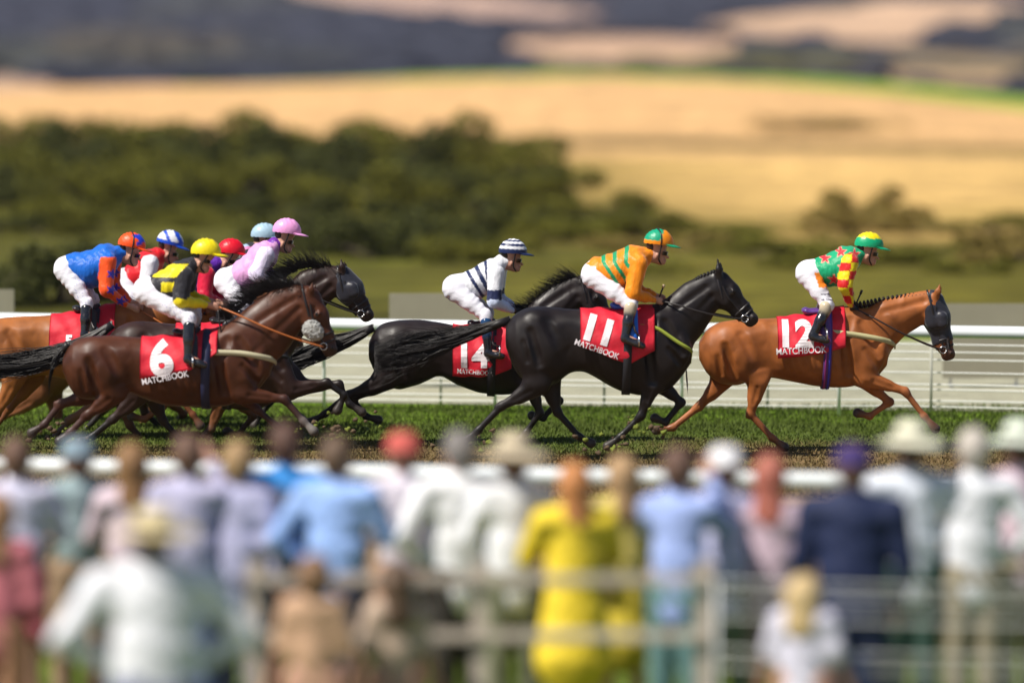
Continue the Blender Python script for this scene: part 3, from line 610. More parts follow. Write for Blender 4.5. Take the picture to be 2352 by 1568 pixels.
    A_ = b + i * 3 + j; B_ = b + i * 3 + (j + 1) % 3; F = np.stack([A_, B_, B_ + 3, A_ + 3], -1).reshape(-1, 4)
    nV = len(V); dk = tube(path[:4], [.045, .04, .03, .012], 10)
    Fl = [tuple(f) for f in F] + [tuple(int(a) + nV for a in f) for f in dk[1]]; V = np.concatenate([V, dk[0]])
    mk('tail', V, Fl, M_HAIR, root, np.tile(mc, (len(V), 1)) * RNG.uniform(.8, 1.25, (len(V), 1)), root=root)
    # ---- tack
    core = [p for p in prims if p['t'] == 'trunk']
    nck = [p for p in prims if p['t'] in ('trunk', 'neck')]; hdp = [p for p in prims if p['t'] in ('head', 'neck')]
    cl = sp['cloth']                                            # left px, right px, then the lower edge's picture heights left and right, and the front flap's
    xa, xb = cl[0], cl[1]; nx = 46; na = 34; Vc = []
    for i in range(nx):
        f = i / (nx - 1); px = xa + (xb - xa) * f
        pb = np.interp(f, [0, .66, 1], [cl[2], cl[3], cl[4]])
        zc = (P(px, topy(px), D)[2] + P(px, boty(px), D)[2]) / 2; rz = (P(px, topy(px), D)[2] - P(px, boty(px), D)[2]) / 2
        x = P(px, 800, D)[0]; zbot = P(px, pb, D, 0)[2]
        a0 = math.asin(np.clip((zbot - zc) / rz, -.9, .9)); ph0 = math.atan2((zbot - zc), .29 * math.cos(a0))
        ph = np.linspace(ph0, math.pi - ph0, na); d = np.stack([0 * ph, -np.cos(ph), np.sin(ph)], 1)
        t = trace(core, np.tile([x, D, zc], (na, 1)), d, .62) + .016
        edge = np.minimum(np.arange(na), na - 1 - np.arange(na)) / na
        t += (.012 * np.maximum(0, .25 - edge) * 4 * (1 + np.sin(f * 17 + sp['D'] * 3))) * .8 + .006 * np.sin(f * 23 + ph * 5) + .005 * np.sin(f * 11 - ph * 9)
        Vc.append(np.array([x, D, zc]) + d * t[:, None])
    Vc = np.array(Vc); Vc[1:-1] = (Vc[:-2] + Vc[1:-1] + Vc[2:]) / 3; inner = Vc * 1.0
    inner[:, :, 1] = D + (inner[:, :, 1] - D) * .955; inner[:, :, 2] -= .006
    V2 = np.concatenate([Vc.reshape(-1, 3), inner.reshape(-1, 3)]); N = nx * na; F = []
    for i in range(nx - 1):
        for j in range(na - 1):
            a = i * na + j; F.append((a, a + 1, a + na + 1, a + na)); F.append((N + a, N + a + na, N + a + na + 1, N + a + 1))
    for i in range(nx - 1):
        for j in (0, na - 1): a = i * na + j; F.append((a, a + na, N + a + na, N + a))
    for j in range(na - 1):
        for i in (0, nx - 1): a = i * na + j; F.append((a, a + 1, N + a + 1, N + a))
    cloth = mk('saddle_cloth', V2, F, M_CLOTH, root, root=root)
    cp = core
    def printed(body, size, px, py, bold, ang, name, sy=1.):
        V, F = text_mesh(body, size, bold); V = V.copy(); V[:, 1] *= sy
        V[:, 0] -= (V[:, 0].max() + V[:, 0].min()) / 2; V[:, 1] -= (V[:, 1].max() + V[:, 1].min()) / 2
        c, s = math.cos(ang), math.sin(ang); X = V[:, 0] * c - V[:, 1] * s; Z = V[:, 0] * s + V[:, 1] * c
        o = P(px, py, D); base = np.stack([o[0] + X, np.full(len(X), D - .02), o[2] + Z], 1)
        t = trace(cp, base, np.tile([0, -1., 0], (len(X), 1)), .6)
        # the print lies on the cloth: nearest cloth grid point gives the distance out
        near = Vc[:, : na // 2 + 1].reshape(-1, 3); W = base.copy()
        for i in range(len(base)):
            dd = (near[:, 0] - base[i, 0]) ** 2 + (near[:, 2] - base[i, 2]) ** 2; j = np.argsort(dd)[:4]; wj = 1 / (dd[j] + 1e-5)
            W[i, 1] = (near[j, 1] * wj).sum() / wj.sum() - .007
        mk(name, W, F, M_PRINT, cloth, root=root, smooth=False)
    if sp.get('number'):
        nb = sp['number']; printed(nb[0], nb[1], nb[2], nb[3], nb[4] if len(nb) > 4 else .012, nb[5] if len(nb) > 5 else 0, 'number')
        lt = sp['lettering']; printed('MATCHBOOK', lt[0], lt[1], lt[2], .0011, lt[3], 'lettering', 1.15)
    # saddle
    sx = sp['seat']; sz = topy(sx)
    V, F = solid([seg(q((sx - 26, sz - 3)), q((sx + 12, sz - 5)), .035, .04, 3.2, k=.04), seg(q((sx - 34, sz - 7)), q((sx - 30, sz - 9)), .025, .022, 4, k=.03),
                  seg(q((sx + 16, sz - 8)), q((sx + 22, sz - 13)), .03, .022, 2.4, k=.03),
                  seg(q((sx + 8, sz + 6), -.24), q((sx + 14, sz + 62), -.33), .07, .05, .35, k=.04), seg(q((sx + 8, sz + 6), .24), q((sx + 14, sz + 62), .33), .07, .05, .35, k=.04)], .014)
    mk('saddle', V, F, mat('saddle_' + sp['id'], sp.get('saddlec', (.02, .02, .03)), rough=.35), root, root=root)
    # girth and surcingle
    gx = sp['girth']; zc = (P(gx, topy(gx), D)[2] + P(gx, boty(gx), D)[2]) / 2
    V, F = band([p for p in core], (P(gx, 800, D)[0], D, zc), (1, 0, -.03), .085, off=.024, a0=-.52 * math.pi, a1=1.5 * math.pi - .02, n=48, thick=.02)
    gm = mk('girth', V, F, mat('girth_' + sp['id'], sp.get('girthc', (.015, .015, .02)), rough=.6), root, root=root)
    if sp.get('girthstripe'):
        for o_, cc in ((-.018, (.30, .03, .20)), (.02, (.04, .05, .55))):
            V, F = band(core, (P(gx, 800, D)[0] + o_, D, zc), (1, 0, -.03), .018, off=.028, a0=-.5 * math.pi, a1=1.48 * math.pi, n=48, thick=.02)
            mk('girth_stripe', V, F, mat('stripe%g' % o_, cc, rough=.6), gm, root=root)
    # breast strap
    bs = sp['breast']; path = spline([q(p) for p in bs], 22); f = np.linspace(0, 1, 22)
    dirs = np.stack([f ** 2.2 * 1.4, -(1 - f ** 3) - .02, 0 * f], 1); path[:, 0] -= f ** 2 * .15
    V, F = sheath(nck, path, dirs, .055 if sp.get('breastwide', 1) else .035, off=.009)
    bm_ = mk('breast_strap', V, F, mat('strap_' + sp['id'], sp.get('breastc', (.50, .46, .22)), rough=.7), root, root=root)
    V2_ = V.copy(); V2_[:, 1] = 2 * D - V2_[:, 1]; mk('breast_strap', V2_, F, mat('strap_' + sp['id']), root, root=root)
    # bridle
    axis = np.array([fw[0], 0, -fw[1]])
    def hb(f, w, off, h=0, m=M_TACK, nm='bridle_strap', th=.012, par=None):
        V, F = band([p for p in prims if p['t'] in ('head',)] + ([p for p in prims if p['t'] == 'neck'] if f < .35 else []), q(fc(f, h)), axis, w, off=off, n=30, far=.3, thick=th, a0=0, a1=2 * math.pi)
        return mk(nm, V, F, m, par or root, root=root)
    br = hb(.72, .022, .007, nm='bridle')
    for f, h in ((.86, 0),): hb(f, .018, .006, h, par=br, nm='noseband')
    V, F = band(hdp, q(fc(.10, -6)), (1, 0, .25), .02, off=.007, n=26, far=.22, a0=-.22 * math.pi, a1=1.22 * math.pi); mk('headpiece', V, F, M_TACK, br, root=root)
    for sgn in (-1, 1):
        pth = [fc(.08, 4), fc(.3, -4), fc(.5, -6), fc(.86, -7)]; cp_ = spline([q(p) for p in pth], 12)
        V, F = sheath(hdp, cp_, np.tile([0, float(sgn), 0], (12, 1)), .018, off=.006); mk('cheekpiece', V, F, M_TACK, br, root=root)
        c = q(fc(.9, -9)); t = trace(hdp, c[None], np.array([[0, sgn, 0.]]), .3)[0]; c = c + [0, sgn * (t + .012), 0]
        th = np.linspace(0, 2 * math.pi, 15); V, F = tube([c + [.036 * math.cos(a), 0, .036 * math.sin(a)] for a in th], .007, 6); mk('bit_ring', V, F, M_STEEL, br, root=root)
    bit = q(fc(.9, -9)) + np.array([0, -.11, 0]); bit2 = bit + [0, .22, 0]
    hd_ = sp['hands']; h1 = q(hd_, -.07); h2 = q((hd_[0] - 3, hd_[1] + 1), .07)
    rc = mat('rein_' + sp['id'], sp.get('reinc', (.02, .016, .015)), rough=.5)
    for a, b in ((h1, bit), (h2, bit2)):
        sg = np.sign(b[1] - D); m0_ = a * .8 + b * .2; m0_[1] = D + sg * .17; m1_ = a * .5 + b * .5 + [0, 0, -.02]; m1_[1] = D + sg * .2; m2_ = a * .2 + b * .8 + [0, 0, -.02]; m2_[1] = D + sg * .155; V, F = tube(spline([a, m0_, m1_, m2_, b], 20), .0095, 6); mk('rein', V, F, rc, root, root=root)
    V, F = tube(spline([h1 + [-.0, 0, -.02], h1 + [.02, -.06, -.18], h1 + [.05, -.05, -.30], h1 + [.09, 0, -.2], h1 + [.03, .03, -.03]], 16), .0085, 6); mk('rein_end', V, F, M_TACK, root, root=root)
    # neck strap
    # hood, blinkers, sheepskin
    if sp.get('hood'):
        hp = []
        for p in prims:
            if p['t'] == 'head':
                e = dict(p); e['ra'] = p['ra'] + .011; e['rb'] = p['rb'] + .011; hp.append(e)
        hp.append(seg(q(poll), q(fc(.1, 0)), poll[2] * k + .008, poll[2] * k + .006, .6, k=.03))
        for sgn in (-1, 1): hp.append(seg(q(fc(.30, 10), sgn * .10), q(fc(.42, 8), sgn * .105), .055, .05, .5, k=.02))
        cutc = q(fc(sp['hood'], 0)); hp.append(dict(seg(cutc + axis * 1.02, cutc + axis * 1.03, 1.0, 1.0, 1, k=.01), neg=True))
        bk = q(fc(-.22, -14)) ; hp.append(dict(seg(bk - axis * .6 + np.array([-.42, 0, .0]), bk - axis * .62 + np.array([-.42, 0, .0]), .62, .62, 1, k=.01), neg=True))
        V, F = solid(hp, .013); mk('hood', V, F, M_HOOD, root, root=root)
    if sp.get('fringe'):
        n = 170; f_ = RNG.uniform(-1, 1, n); b0 = np.array([q(fc(sp['hood'] - .05, 3 + 9 * abs(v)), v * .07) for v in f_]); V, F = strands(b0, np.tile([.06, 0, -1.], (n, 1)) + RNG.normal(0, .16, (n, 3)), RNG.uniform(.08, .19, n), .006, 5)
        mk('hood_fringe', V, F, M_HAIR, root, np.tile((.025, .016, .015), (len(V), 1)), root=root)
    if sp.get('fleece'):
        for sgn in (-1, 1):
            c2 = q(fc(.52, -16), sgn * .115); V, F = solid([seg(c2, c2 + np.array([.03, 0, -.03]), .10, .09, .5, k=.02)], .014)
            V = V + RNG.normal(0, .004, V.shape); mk('sheepskin_cheekpiece', V, F, M_FLEECE, root, root=root)
    # stirrups
    st = sp['foot']
    for sgn in (-1, 1):
        tp = q((sx + 8, sz + 14), sgn * .31); ft = q(st, sgn * .39)
        V, F = tube([tp, (tp + ft) / 2 + [0, sgn * .01, 0], ft + [0, 0, .10]], .011, 6); sl = mk('stirrup_leather', V, F, M_TACK, root, root=root)
        ring = [ft + np.array([0, .055 * math.cos(a) * 1, .05 + .06 * math.sin(a)]) for a in np.linspace(-.9, math.pi + .9, 14)]; ring.append(ring[0])
        V, F = tube(ring, .009, 6); mk('stirrup_iron', V, F, M_STEEL, sl, root=root)
    sp['prims'] = prims; sp['root'] = root
    return sp
def shifted(src, dx, dy, **kw):
    """a hidden horse of the pack: the body outline of another one moved along, with its own details"""
    mv = lambda L: [tuple([p[0] + dx, p[1] + dy] + list(p[2:])) for p in L]
    o = dict(src); o.update(trunk=[(a + dx, b + dy, c + dy) for a, b, c in src['trunk']], neck=mv(src['neck']), head=mv(src['head']), crest=mv(src['crest']), tail=mv(src['tail']), breast=mv(src['breast']),
        legs={n: mv(l) for n, l in src['legs'].items()}, cloth=(src['cloth'][0] + dx, src['cloth'][1] + dx) + tuple(v + dy for v in src['cloth'][2:]), seat=src['seat'] + dx, girth=src['girth'] + dx,
        foot=(src['foot'][0] + dx, src['foot'][1] + dy), hands=(src['hands'][0] + dx, src['hands'][1] + dy), number=None, hood=None, fleece=None, fringe=None, face=None)
    for a in ('prims', 'root'): o.pop(a, None)
    o.update(kw); return o
CHEST, BAY, BLACK, DBAY = (.31, .098, .024), (.070, .020, .007), (.0105, .0068, .0066), (.026, .011, .0075)
DK = (.010, .0078, .0075)
H9 = dict(id='front', D=45, coat=CHEST, points=(.30, .10, .035), manec=(.028, .016, .012), label='chestnut horse in a black hood leading the field, cloth number 12',
    trunk=[(1606,785,825),(1620,758,855),(1650,740,880),(1690,734,886),(1730,732,874),(1770,731,866),(1820,727,876),(1870,722,886),(1915,708,890),(1950,702,889),(1985,712,880),(2015,742,868),(2036,785,840)],
    neck=[(1992,778,64),(2042,736,45),(2092,714,35),(2128,700,29)], head=[(2141,694,25),(2150,728,30),(2166,785,20),(2177,812,15)], ear=(13,-34),
    crest=[(1965,703),(1995,698),(2030,691),(2070,685),(2105,681),(2136,677)], mane='plaited', tail=[(1612,755,6),(1590,775,9),(1575,830,14),(1580,890,18)], tailn=200,
    legs=dict(nf=[(1985,866),(2076,896),(2120,953),(2146,982)], of=[(1975,866),(2046,925),(2000,958),(1972,950)], nh=[(1742,868),(1722,948),(1772,1003),(1800,1024)], oh=[(1668,872),(1606,936),(1547,984),(1508,990)]),
    cloth=(1783,1938,818,806,792), number=('12',.37,1829,762,.016,0), lettering=(.082,1836,800,RD(3)), seat=1880, girth=1897, girthc=(.10,.03,.16), girthstripe=1,
    breast=[(1876,758),(1920,761),(1960,766),(2000,775),(2034,786),(2052,796)], hands=(1963,709), foot=(1893,775), hood=.74, fringe=1, face=(.10,.035,.02), breastc=(.50,.46,.24), saddlec=(.10,.04,.22), reinc=(.03,.015,.012), muzzle=(.06,.03,.025), socks={})
H8 = dict(id='second', D=44, coat=BLACK, points=DK, manec=DK, label='black horse with yellow-green breast strap in second place, cloth number 11',
    trunk=[(1163,745,800),(1180,722,850),(1210,706,880),(1241,703,892),(1275,706,884),(1310,710,854),(1340,710,852),(1364,710,864),(1400,710,886),(1430,708,900),(1470,704,908),(1510,700,907),(1545,715,890),(1570,752,860),(1586,795,835)],
    neck=[(1532,768,66),(1570,727,52),(1602,690,43),(1630,668,35)], head=[(1650,652,29),(1668,676,33),(1702,712,22),(1724,733,16)], ear=(-3,-50),
    crest=[(1530,698),(1560,679),(1590,656),(1613,640),(1646,627)], mane='plaited', tail=[(1172,735,9),(1120,752,9),(1070,768,16),(1000,790,26),(930,806,34),(860,822,30)], tailn=520,
    legs=dict(nf=[(1497,880),(1472,952),(1425,1000),(1395,1022)], of=[(1512,880),(1566,926),(1530,972),(1505,962)], nh=[(1238,884),(1152,930),(1100,985),(1062,1014)], oh=[(1262,884),(1280,948),(1330,1004),(1358,1020)]),
    cloth=(1332,1502,789,829,800), number=('11',.34,1374,754,.02,RD(-17)), lettering=(.074,1370,797,RD(-19)), seat=1440, girth=1440,
    breast=[(1470,745),(1505,750),(1530,768),(1552,790),(1575,812),(1592,832)], hands=(1516,690), foot=(1465,790), breastc=(.30,.36,.04), breastwide=0, saddlec=(.01,.13,.62))
H7 = dict(id='third', D=46, coat=(.014, .0088, .0086), points=DK, manec=DK, label='black horse with flying mane behind the second horse, cloth number 14',
    trunk=[(848,785,825),(858,757,855),(880,741,882),(915,735,896),(965,734,882),(1010,740,860),(1050,748,884),(1100,750,902),(1150,742,907),(1200,726,903),(1235,725,890),(1268,748,870),(1286,790,845)],
    neck=[(1230,770,60),(1262,725,46),(1293,692,38),(1322,670,30)], head=[(1342,662,27),(1362,692,30),(1387,728,20),(1402,750,15)], ear=(-4,-40),
    crest=[(1205,716),(1240,693),(1275,666),(1305,645),(1330,634)], mane='loose', manelift=1.0, manelen=.24, tail=[(858,752,8),(820,772,14),(770,792,20),(715,815,22),(660,835,22),(600,850,20)], tailn=380,
    legs=dict(nh=[(893,872),(802,904),(748,948),(712,968)], oh=[(905,872),(806,916),(840,958),(868,966)], nf=[(1218,878),(1240,946),(1208,992),(1190,1012)], of=[(1230,880),(1285,922),(1248,962),(1222,956)]),
    cloth=(1040,1175,856,856,840), number=('14',.34,1092,812,.016,0), lettering=(.06,1092,850,RD(-4)), seat=1112, girth=1130,
    breast=[(1170,770),(1200,775),(1225,785),(1250,795),(1270,805),(1284,815)], hands=(1193,716), foot=(1148,812), breastc=(.02,.02,.02), saddlec=(.012,.012,.02))
H3 = dict(id='bay', D=43, coat=BAY, points=(.05,.022,.018), manec=DK, label='bay horse at the near side of the pack with sheepskin cheekpieces, cloth number 6',
    trunk=[(146,820,855),(156,792,890),(180,776,915),(215,771,918),(250,770,915),(290,773,897),(330,775,915),(380,774,931),(430,768,934),(480,760,934),(520,748,932),(560,748,918),(595,778,895),(618,820,862)],
    neck=[(568,800,72),(612,756,61),(652,716,50),(685,695,38)], head=[(706,690,31),(720,727,35),(745,775,22),(757,802,16)], ear=(10,-34),
    crest=[(520,722),(560,688),(600,664),(640,652),(680,656),(704,660)], mane='loose', manelift=.5, manelen=.24, tail=[(158,790,6),(135,815,10),(118,850,14),(112,890,14)], tailn=160,
    legs=dict(nf=[(556,902),(654,914),(698,964),(722,988)], of=[(532,896),(588,942),(634,980),(660,994)], nh=[(270,902),(204,950),(165,990),(140,1010)], oh=[(225,905),(136,930),(100,976),(70,996)]),
    cloth=(326,502,866,845,808), number=('6',.46,375,818,.02,RD(8)), lettering=(.075,385,862,RD(11)), seat=435, girth=476, girthc=(.015,.018,.06),
    breast=[(480,805),(520,806),(555,808),(585,815),(610,824),(624,832)], hands=(502,703), foot=(450,838), fleece=None, cheeks=1, reinc=(.45,.13,.03), breastc=(.50,.46,.3), saddlec=(.02,.02,.025), socks={'nf': (.5,.46,.42)})
H3['fleece'] = .80
H6 = shifted(H8, -918, 34, id='hooded', D=45.1, coat=DBAY, points=DK, manec=DK, mane='loose', manelift=.8, manelen=.24, label='dark bay horse in black blinkers, its head foremost in the pack',
    neck=[(622,772,64),(672,712,50),(718,664,42),(756,646,33)], head=[(784,640,27),(802,664,31),(826,702,21),(842,723,15)], ear=(-2,-38), crest=[(565,690),(610,650),(660,618),(710,602),(772,616)],
    tail=[(258,745,9),(215,778,16),(150,812,22),(70,834,23),(0,842,23),(-80,850,22)], tailn=520,
    legs=dict(nf=[(665,895),(752,876),(792,905),(776,940)], of=[(680,892),(778,884),(802,930),(830,948)], nh=[(325,905),(262,960),(215,1000),(188,1012)], oh=[(345,905),(372,968),(410,1010),(438,1020)]),
    cloth=(405,560,840,840,830), seat=520, girth=524, breast=[(550,790),(580,795),(610,805),(640,815),(660,825),(672,835)], hands=(642,640), foot=(545,815), hood=.55, breastc=(.02,.02,.02), saddlec=(.02,.02,.02))
H1 = shifted(H9, -1672, -6, id='chestnut', D=46.6, coat=(.31, .105, .026), manec=(.12,.04,.015), mane='loose', manelift=.5, manelen=.2, label='chestnut horse cropped by the left edge, under the jockey in blue and orange',
    legs=dict(nf=[(315,880),(405,900),(445,950),(462,975)], of=[(300,880),(372,935),(330,965),(300,958)], nh=[(40,868),(-5,950),(-50,990),(-80,1000)], oh=[(75,872),(18,940),(-15,985),(-40,1000)]),
    neck=[(320,760,62),(365,722,45),(410,700,36),(440,690,29)], head=[(452,688,25),(464,718,30),(482,773,20),(492,798,15)], crest=[(290,708),(325,698),(360,684),(400,673),(432,666),(448,667)],
    tail=[(-60,790,8),(-90,800,12),(-130,820,16),(-160,850,16)], cloth=(119,268,800,800,790), hands=(316,708), foot=(232,770), seat=205, girth=222, reinc=(.45,.13,.03), breastc=(.02,.02,.02), girthc=(.02,.02,.03), girthstripe=None, breast=[(210,780),(250,785),(290,795),(320,800),(350,808),(368,815)], saddlec=(.02,.02,.02), points=(.2, .07, .03))
H1['number'] = ('5', .16, 165, 778, .008, 0); H1['lettering'] = (.05, 178, 793, 0)
H4 = shifted(H8, -985, 30, id='tan', D=46.9, coat=(.20, .075, .03), points=(.06,.03,.02), manec=(.04,.02,.015), mane='loose', manelen=.16, label='brown horse under the jockey in the red cap, mostly hidden in the pack', tail=[(190,765,8),(150,780,10),(120,790,12)], tailn=120,
    neck=[(545,790,62),(575,740,48),(600,705,40),(620,690,32)], head=[(634,690,26),(648,716,30),(668,765,20),(680,790,15)], crest=[(520,712),(550,690),(580,672),(610,662),(630,664)], ear=(6,-32), hands=(520,690), saddlec=(.02,.02,.02), breastc=(.02,.02,.02), breast=[(480,790),(510,795),(540,805),(570,815),(590,825),(600,835)])
H5 = shifted(H8, -960, 24, id='dark', D=48.0, coat=(.07, .028, .017), points=DK, manec=DK, mane='loose', manelen=.14, label='dark horse under the jockey in the pale blue cap, mostly hidden in the pack', tail=[(215,760,8),(180,770,10),(150,785,12)], tailn=120,
    legs=dict(nf=[(560,890),(640,905),(600,950),(585,975)], of=[(575,890),(655,920),(690,960),(712,975)], nh=[(300,890),(240,940),(200,985),(175,1000)], oh=[(320,890),(330,950),(375,990),(400,1000)]), hands=(600,655), saddlec=(.02,.02,.02), breastc=(.02,.02,.02),
    neck=[(575,775,62),(612,730,48),(645,700,40),(672,684,32)], head=[(690,680,26),(704,706,30),(724,752,20),(736,775,15)], crest=[(548,698),(580,680),(615,662),(650,652),(684,654)], breast=[(510,790),(540,795),(570,805),(600,815),(620,825),(630,835)])
H2 = shifted(H8, -1145, 26, id='second_chestnut', D=49.0, coat=(.24, .09, .035), points=(.1,.04,.02), manec=(.05,.02,.015), mane='loose', manelen=.14, label='light brown horse under the jockey in the blue and white cap, mostly hidden', tail=[(30,760,8),(0,770,10),(-30,785,12)], tailn=120, hands=(388,690), saddlec=(.02,.02,.02), breastc=(.02,.02,.02),
    neck=[(385,780,62),(425,735,48),(462,700,40),(490,680,32)], head=[(506,676,26),(520,702,30),(540,748,20),(552,771,15)], crest=[(360,708),(395,690),(430,668),(465,655),(500,650)], breast=[(330,790),(360,795),(390,805),(420,815),(440,825),(450,835)])
# ------------------------------------------------------------------ jockeys
SKINC = (.52, .27, .19)
def dome(c, f, up, lat, r, n=28, m=16, low=1.75):
    """cap: dome with a peak. r = (forward, lateral, up)"""
    V, F = [], []
    for i in range(m + 1):
        ph = low * i / m
        for j in range(n):
            th = 2 * math.pi * j / n
            V.append(c + f * r[0] * math.sin(ph) * math.cos(th) + lat * r[1] * math.sin(ph) * math.sin(th) + up * r[2] * math.cos(ph))
    for i in range(m):
        for j in range(n): F.append((i * n + j, i * n + (j + 1) % n, (i + 1) * n + (j + 1) % n, (i + 1) * n + j))
    return np.array(V), F
def jockey(sp):
    D = sp['D']; k = S(D); q = lambda p, off=0: P(p[0], p[1], D) + np.array([0, off, 0])
    J = sp['j']; root = empty('person', (q(J['hip'])[0], D, q(J['hip'])[2] - .1), sp['label'], 'jockey', 'jockeys riding in the race')
    hip, waist, back, neck, sh, el, wr, hn, kn, an, toe, hc, fc_ = [np.array(J[a], float) for a in ('hip', 'waist', 'back', 'neck', 'shoulder', 'elbow', 'wrist', 'hand', 'knee', 'ankle', 'toe', 'cap', 'face')]
    ht = J.get('tilt', 0); W = 1.0
    fwd = np.array([math.cos(ht), 0, math.sin(ht)]); up = np.array([-math.sin(ht), 0, math.cos(ht)]); lat = np.array([0, 1., 0])
    C = q(hc); FC = q(fc_)
    skin = [seg(q(hc + [0, 2]), q(hc), .098, .098, .8, k=.03, t='h'),
            seg(FC + up * .03 - fwd * .02, FC - up * .035 + fwd * .012, .075, .055, .8, k=.03, t='h'),
            seg(FC - up * .06 + fwd * .035, FC - up * .062 + fwd * .05, .028, .022, 1.1, k=.02, t='h'),        # chin
            seg(FC + fwd * .062 + up * .02, FC + fwd * .092 - up * .008, .012, .016, .8, k=.012, t='h'),      # nose
            seg(FC + fwd * .06 - up * .034, FC + fwd * .066 - up * .034, .014, .012, 1.8, k=.01, c=(.42, .14, .12), t='h'),  # lips
            seg(FC + fwd * .045 + up * .042, FC + fwd * .06 + up * .042, .02, .016, 2.4, k=.02, t='h'),       # brow
            seg(q(neck) - np.array([.03, 0, .02]), FC - fwd * .05 - up * .02, .06, .055, .95, k=.03, t='h')]
    for s in (-1, 1):
        skin.append(seg(FC - fwd * .022 + up * .012 + lat * s * .07, FC - fwd * .028 - up * .018 + lat * s * .068, .02, .014, .5, k=.01, t='h'))   # ear
    m2 = waist * .35 + back * .65 + [4, 34]
    bod = [seg(q(hip), q(waist + [8, 30]), .10, .09, 1.2, k=.04), seg(q(waist + [8, 30]), q(m2), .085, .10, 1.2, k=.04), seg(q(m2), q((sh + back) / 2 + [2, 10]), .10, .10, 1.3, k=.04), seg(q((sh + back) / 2 + [2, 10]), q(neck), .08, .055, 1.1, k=.04)]
    hands = []
    for s, dx, dy in ((-1, 0, 0), (1, 6, -5)):
        so = np.array([dx, dy], float) * J.get('far', 1)
        shp, elp, wrp, hnp = q(sh + so, s * .17), q(el + so, s * .22), q(wr + so, s * .10), q(hn + so, s * .07)
        bod += [seg(shp, elp, .05, .042, k=.03), seg(elp, wrp, .042, .027, k=.02), seg(wrp, hnp, .028, .034, .7, k=.02, c=J.get('glove'), t='g'), seg(hnp, hnp + np.array([.02, 0, -.02]), .034, .03, .7, k=.015, c=J.get('glove'), t='g')]
        hip_, knp, anp, top_ = q(hip, s * .09), q(kn + so * .6, s * .25), q(an + so * .6, s * .34), q(toe + so * .6, s * .37)
        bod += [seg(hip_, knp, .085, .058, k=.03), seg(knp, anp, .05, .036, k=.02), seg(anp, top_, .035, .03, k=.02)]
        fd = (hnp - wrp) / (np.linalg.norm(hnp - wrp) + 1e-6); kd = np.array([0, s, 0.])
        for i in range(4):                                             # fingers curl round the rein
            b = hnp + fd * .02 + np.array([0, 0, .022 - i * .016]) + kd * .004 * i; L = (.03, .034, .032, .025)[i]
            p1 = b + fd * L * .7 + kd * .008; p2 = p1 + fd * .004 - kd * L * .8 * 1.0 - np.array([0, 0, .004]); p3 = p2 - fd * L * .6
            hands.append(tube([b - fd * .02, b, p1, p2, p3], [.009, .0095, .009, .0085, .006], 6))
        tb = wrp * .4 + hnp * .6 + np.array([0, 0, .02]) - kd * .012; hands.append(tube([tb, tb + fd * .025 + [0, 0, .012] - kd * .012, tb + fd * .05 + [0, 0, .004] - kd * .004], [.011, .010, .007], 6))
    allp = bod + skin
    V, F = solid(allp, .0125); Cc, tg = colours(allp, V, SKINC, .006)
    hV, hF, hC = join([(a, b, np.array(J.get('glove') or SKINC)) for a, b in hands]); n0 = len(V)
    F = [tuple(f) for f in F.tolist()] + [tuple(i + n0 for i in f) for f in hF]
    mk('body', np.concatenate([V, hV]), F, M_SKIN, root, np.concatenate([Cc, hC]), root=root)
    # silks
    r1, r2, r3 = J.get('thick', (.135, .165, .15))
    m1 = (waist + hip) / 2 + [14, 8]; m2 = waist * .35 + back * .65 + [4, 38 * 1.0 * (r2 / .165)]
    tors = [seg(q(waist + [14, 23]), q(m2), r1 + .018, r2, 1.15, 1.2, k=.06, t='t'), seg(q(m2), q((sh + back) / 2 + [2, 10]), r2, r3, 1.2, 1.35, k=.06, t='t'),
            seg(q((sh + back) / 2 + [2, 10]), q(neck + [-6, 2]), r3 * .9, .075, 1.3, 1.1, k=.06, t='t'), seg(q(neck + [-6, 0]), q(neck + [5, -1]), .078, .066, 1.0, k=.02, t='c')]
    for s, dx, dy in ((-1, 0, 0), (1, 6, -5)):
        so = np.array([dx, dy], float) * J.get('far', 1)
        shp, elp, wrp = q(sh + so, s * .185), q(el + so, s * .235), q(wr + so, s * .10)
        tors += [seg(shp, elp, .088, .068, .9, k=.045, t='s'), seg(elp, elp * .35 + wrp * .65, .07, .05, .9, k=.03, t='f'), seg(elp * .35 + wrp * .65, wrp, .05, .034, 1, k=.02, t='f')]
        tors.append(seg((shp + elp) / 2 + np.array([-.03, 0, -.02]), elp + np.array([-.02, 0, .03]), .055, .06, .8, k=.03, t='s'))
    V, F = solid(tors, .0115)
    ax = V[:, 0] * 1.0
    wr_ = .0042 * np.sin(V[:, 0] * 52 + V[:, 2] * 24 + 2.5 * np.sin(V[:, 2] * 13 + V[:, 1] * 8)) + .0018 * np.sin(V[:, 2] * 95 - V[:, 0] * 50 + V[:, 1] * 30)
    V = V + np.array([-.25, 0, 1]) * wr_[:, None]
    tagn = np.array(['t', 's', 'f', 'c'])
    _, ti = colours(tors, V, (1, 1, 1)); tt = np.array([p['t'] for p in tors])[ti]
    px = CXP + V[:, 0] / k; pz = None
    # picture coordinates on the rider's own plane, used as cloth coordinates
    c_, s_ = math.cos(PITCH), math.sin(PITCH); dz = V[:, 2] - CAMH
    py = CYP - FPX * (dz * c_ + D * s_) / (D * c_ - dz * s_)
    px = CXP + V[:, 0] * FPX / (D * c_ - dz * s_)
    Cj = sp['silks'](px, py, tt, V[:, 1] - D)
    mk('silk_jacket', V, F, M_SILK, root, Cj, root=root)
    # breeches
    br = [seg(q(hip + [0, -3]), q(waist + [12, 22]), J.get('seat', .132), .138, 1.2, 1.15, k=.05)]
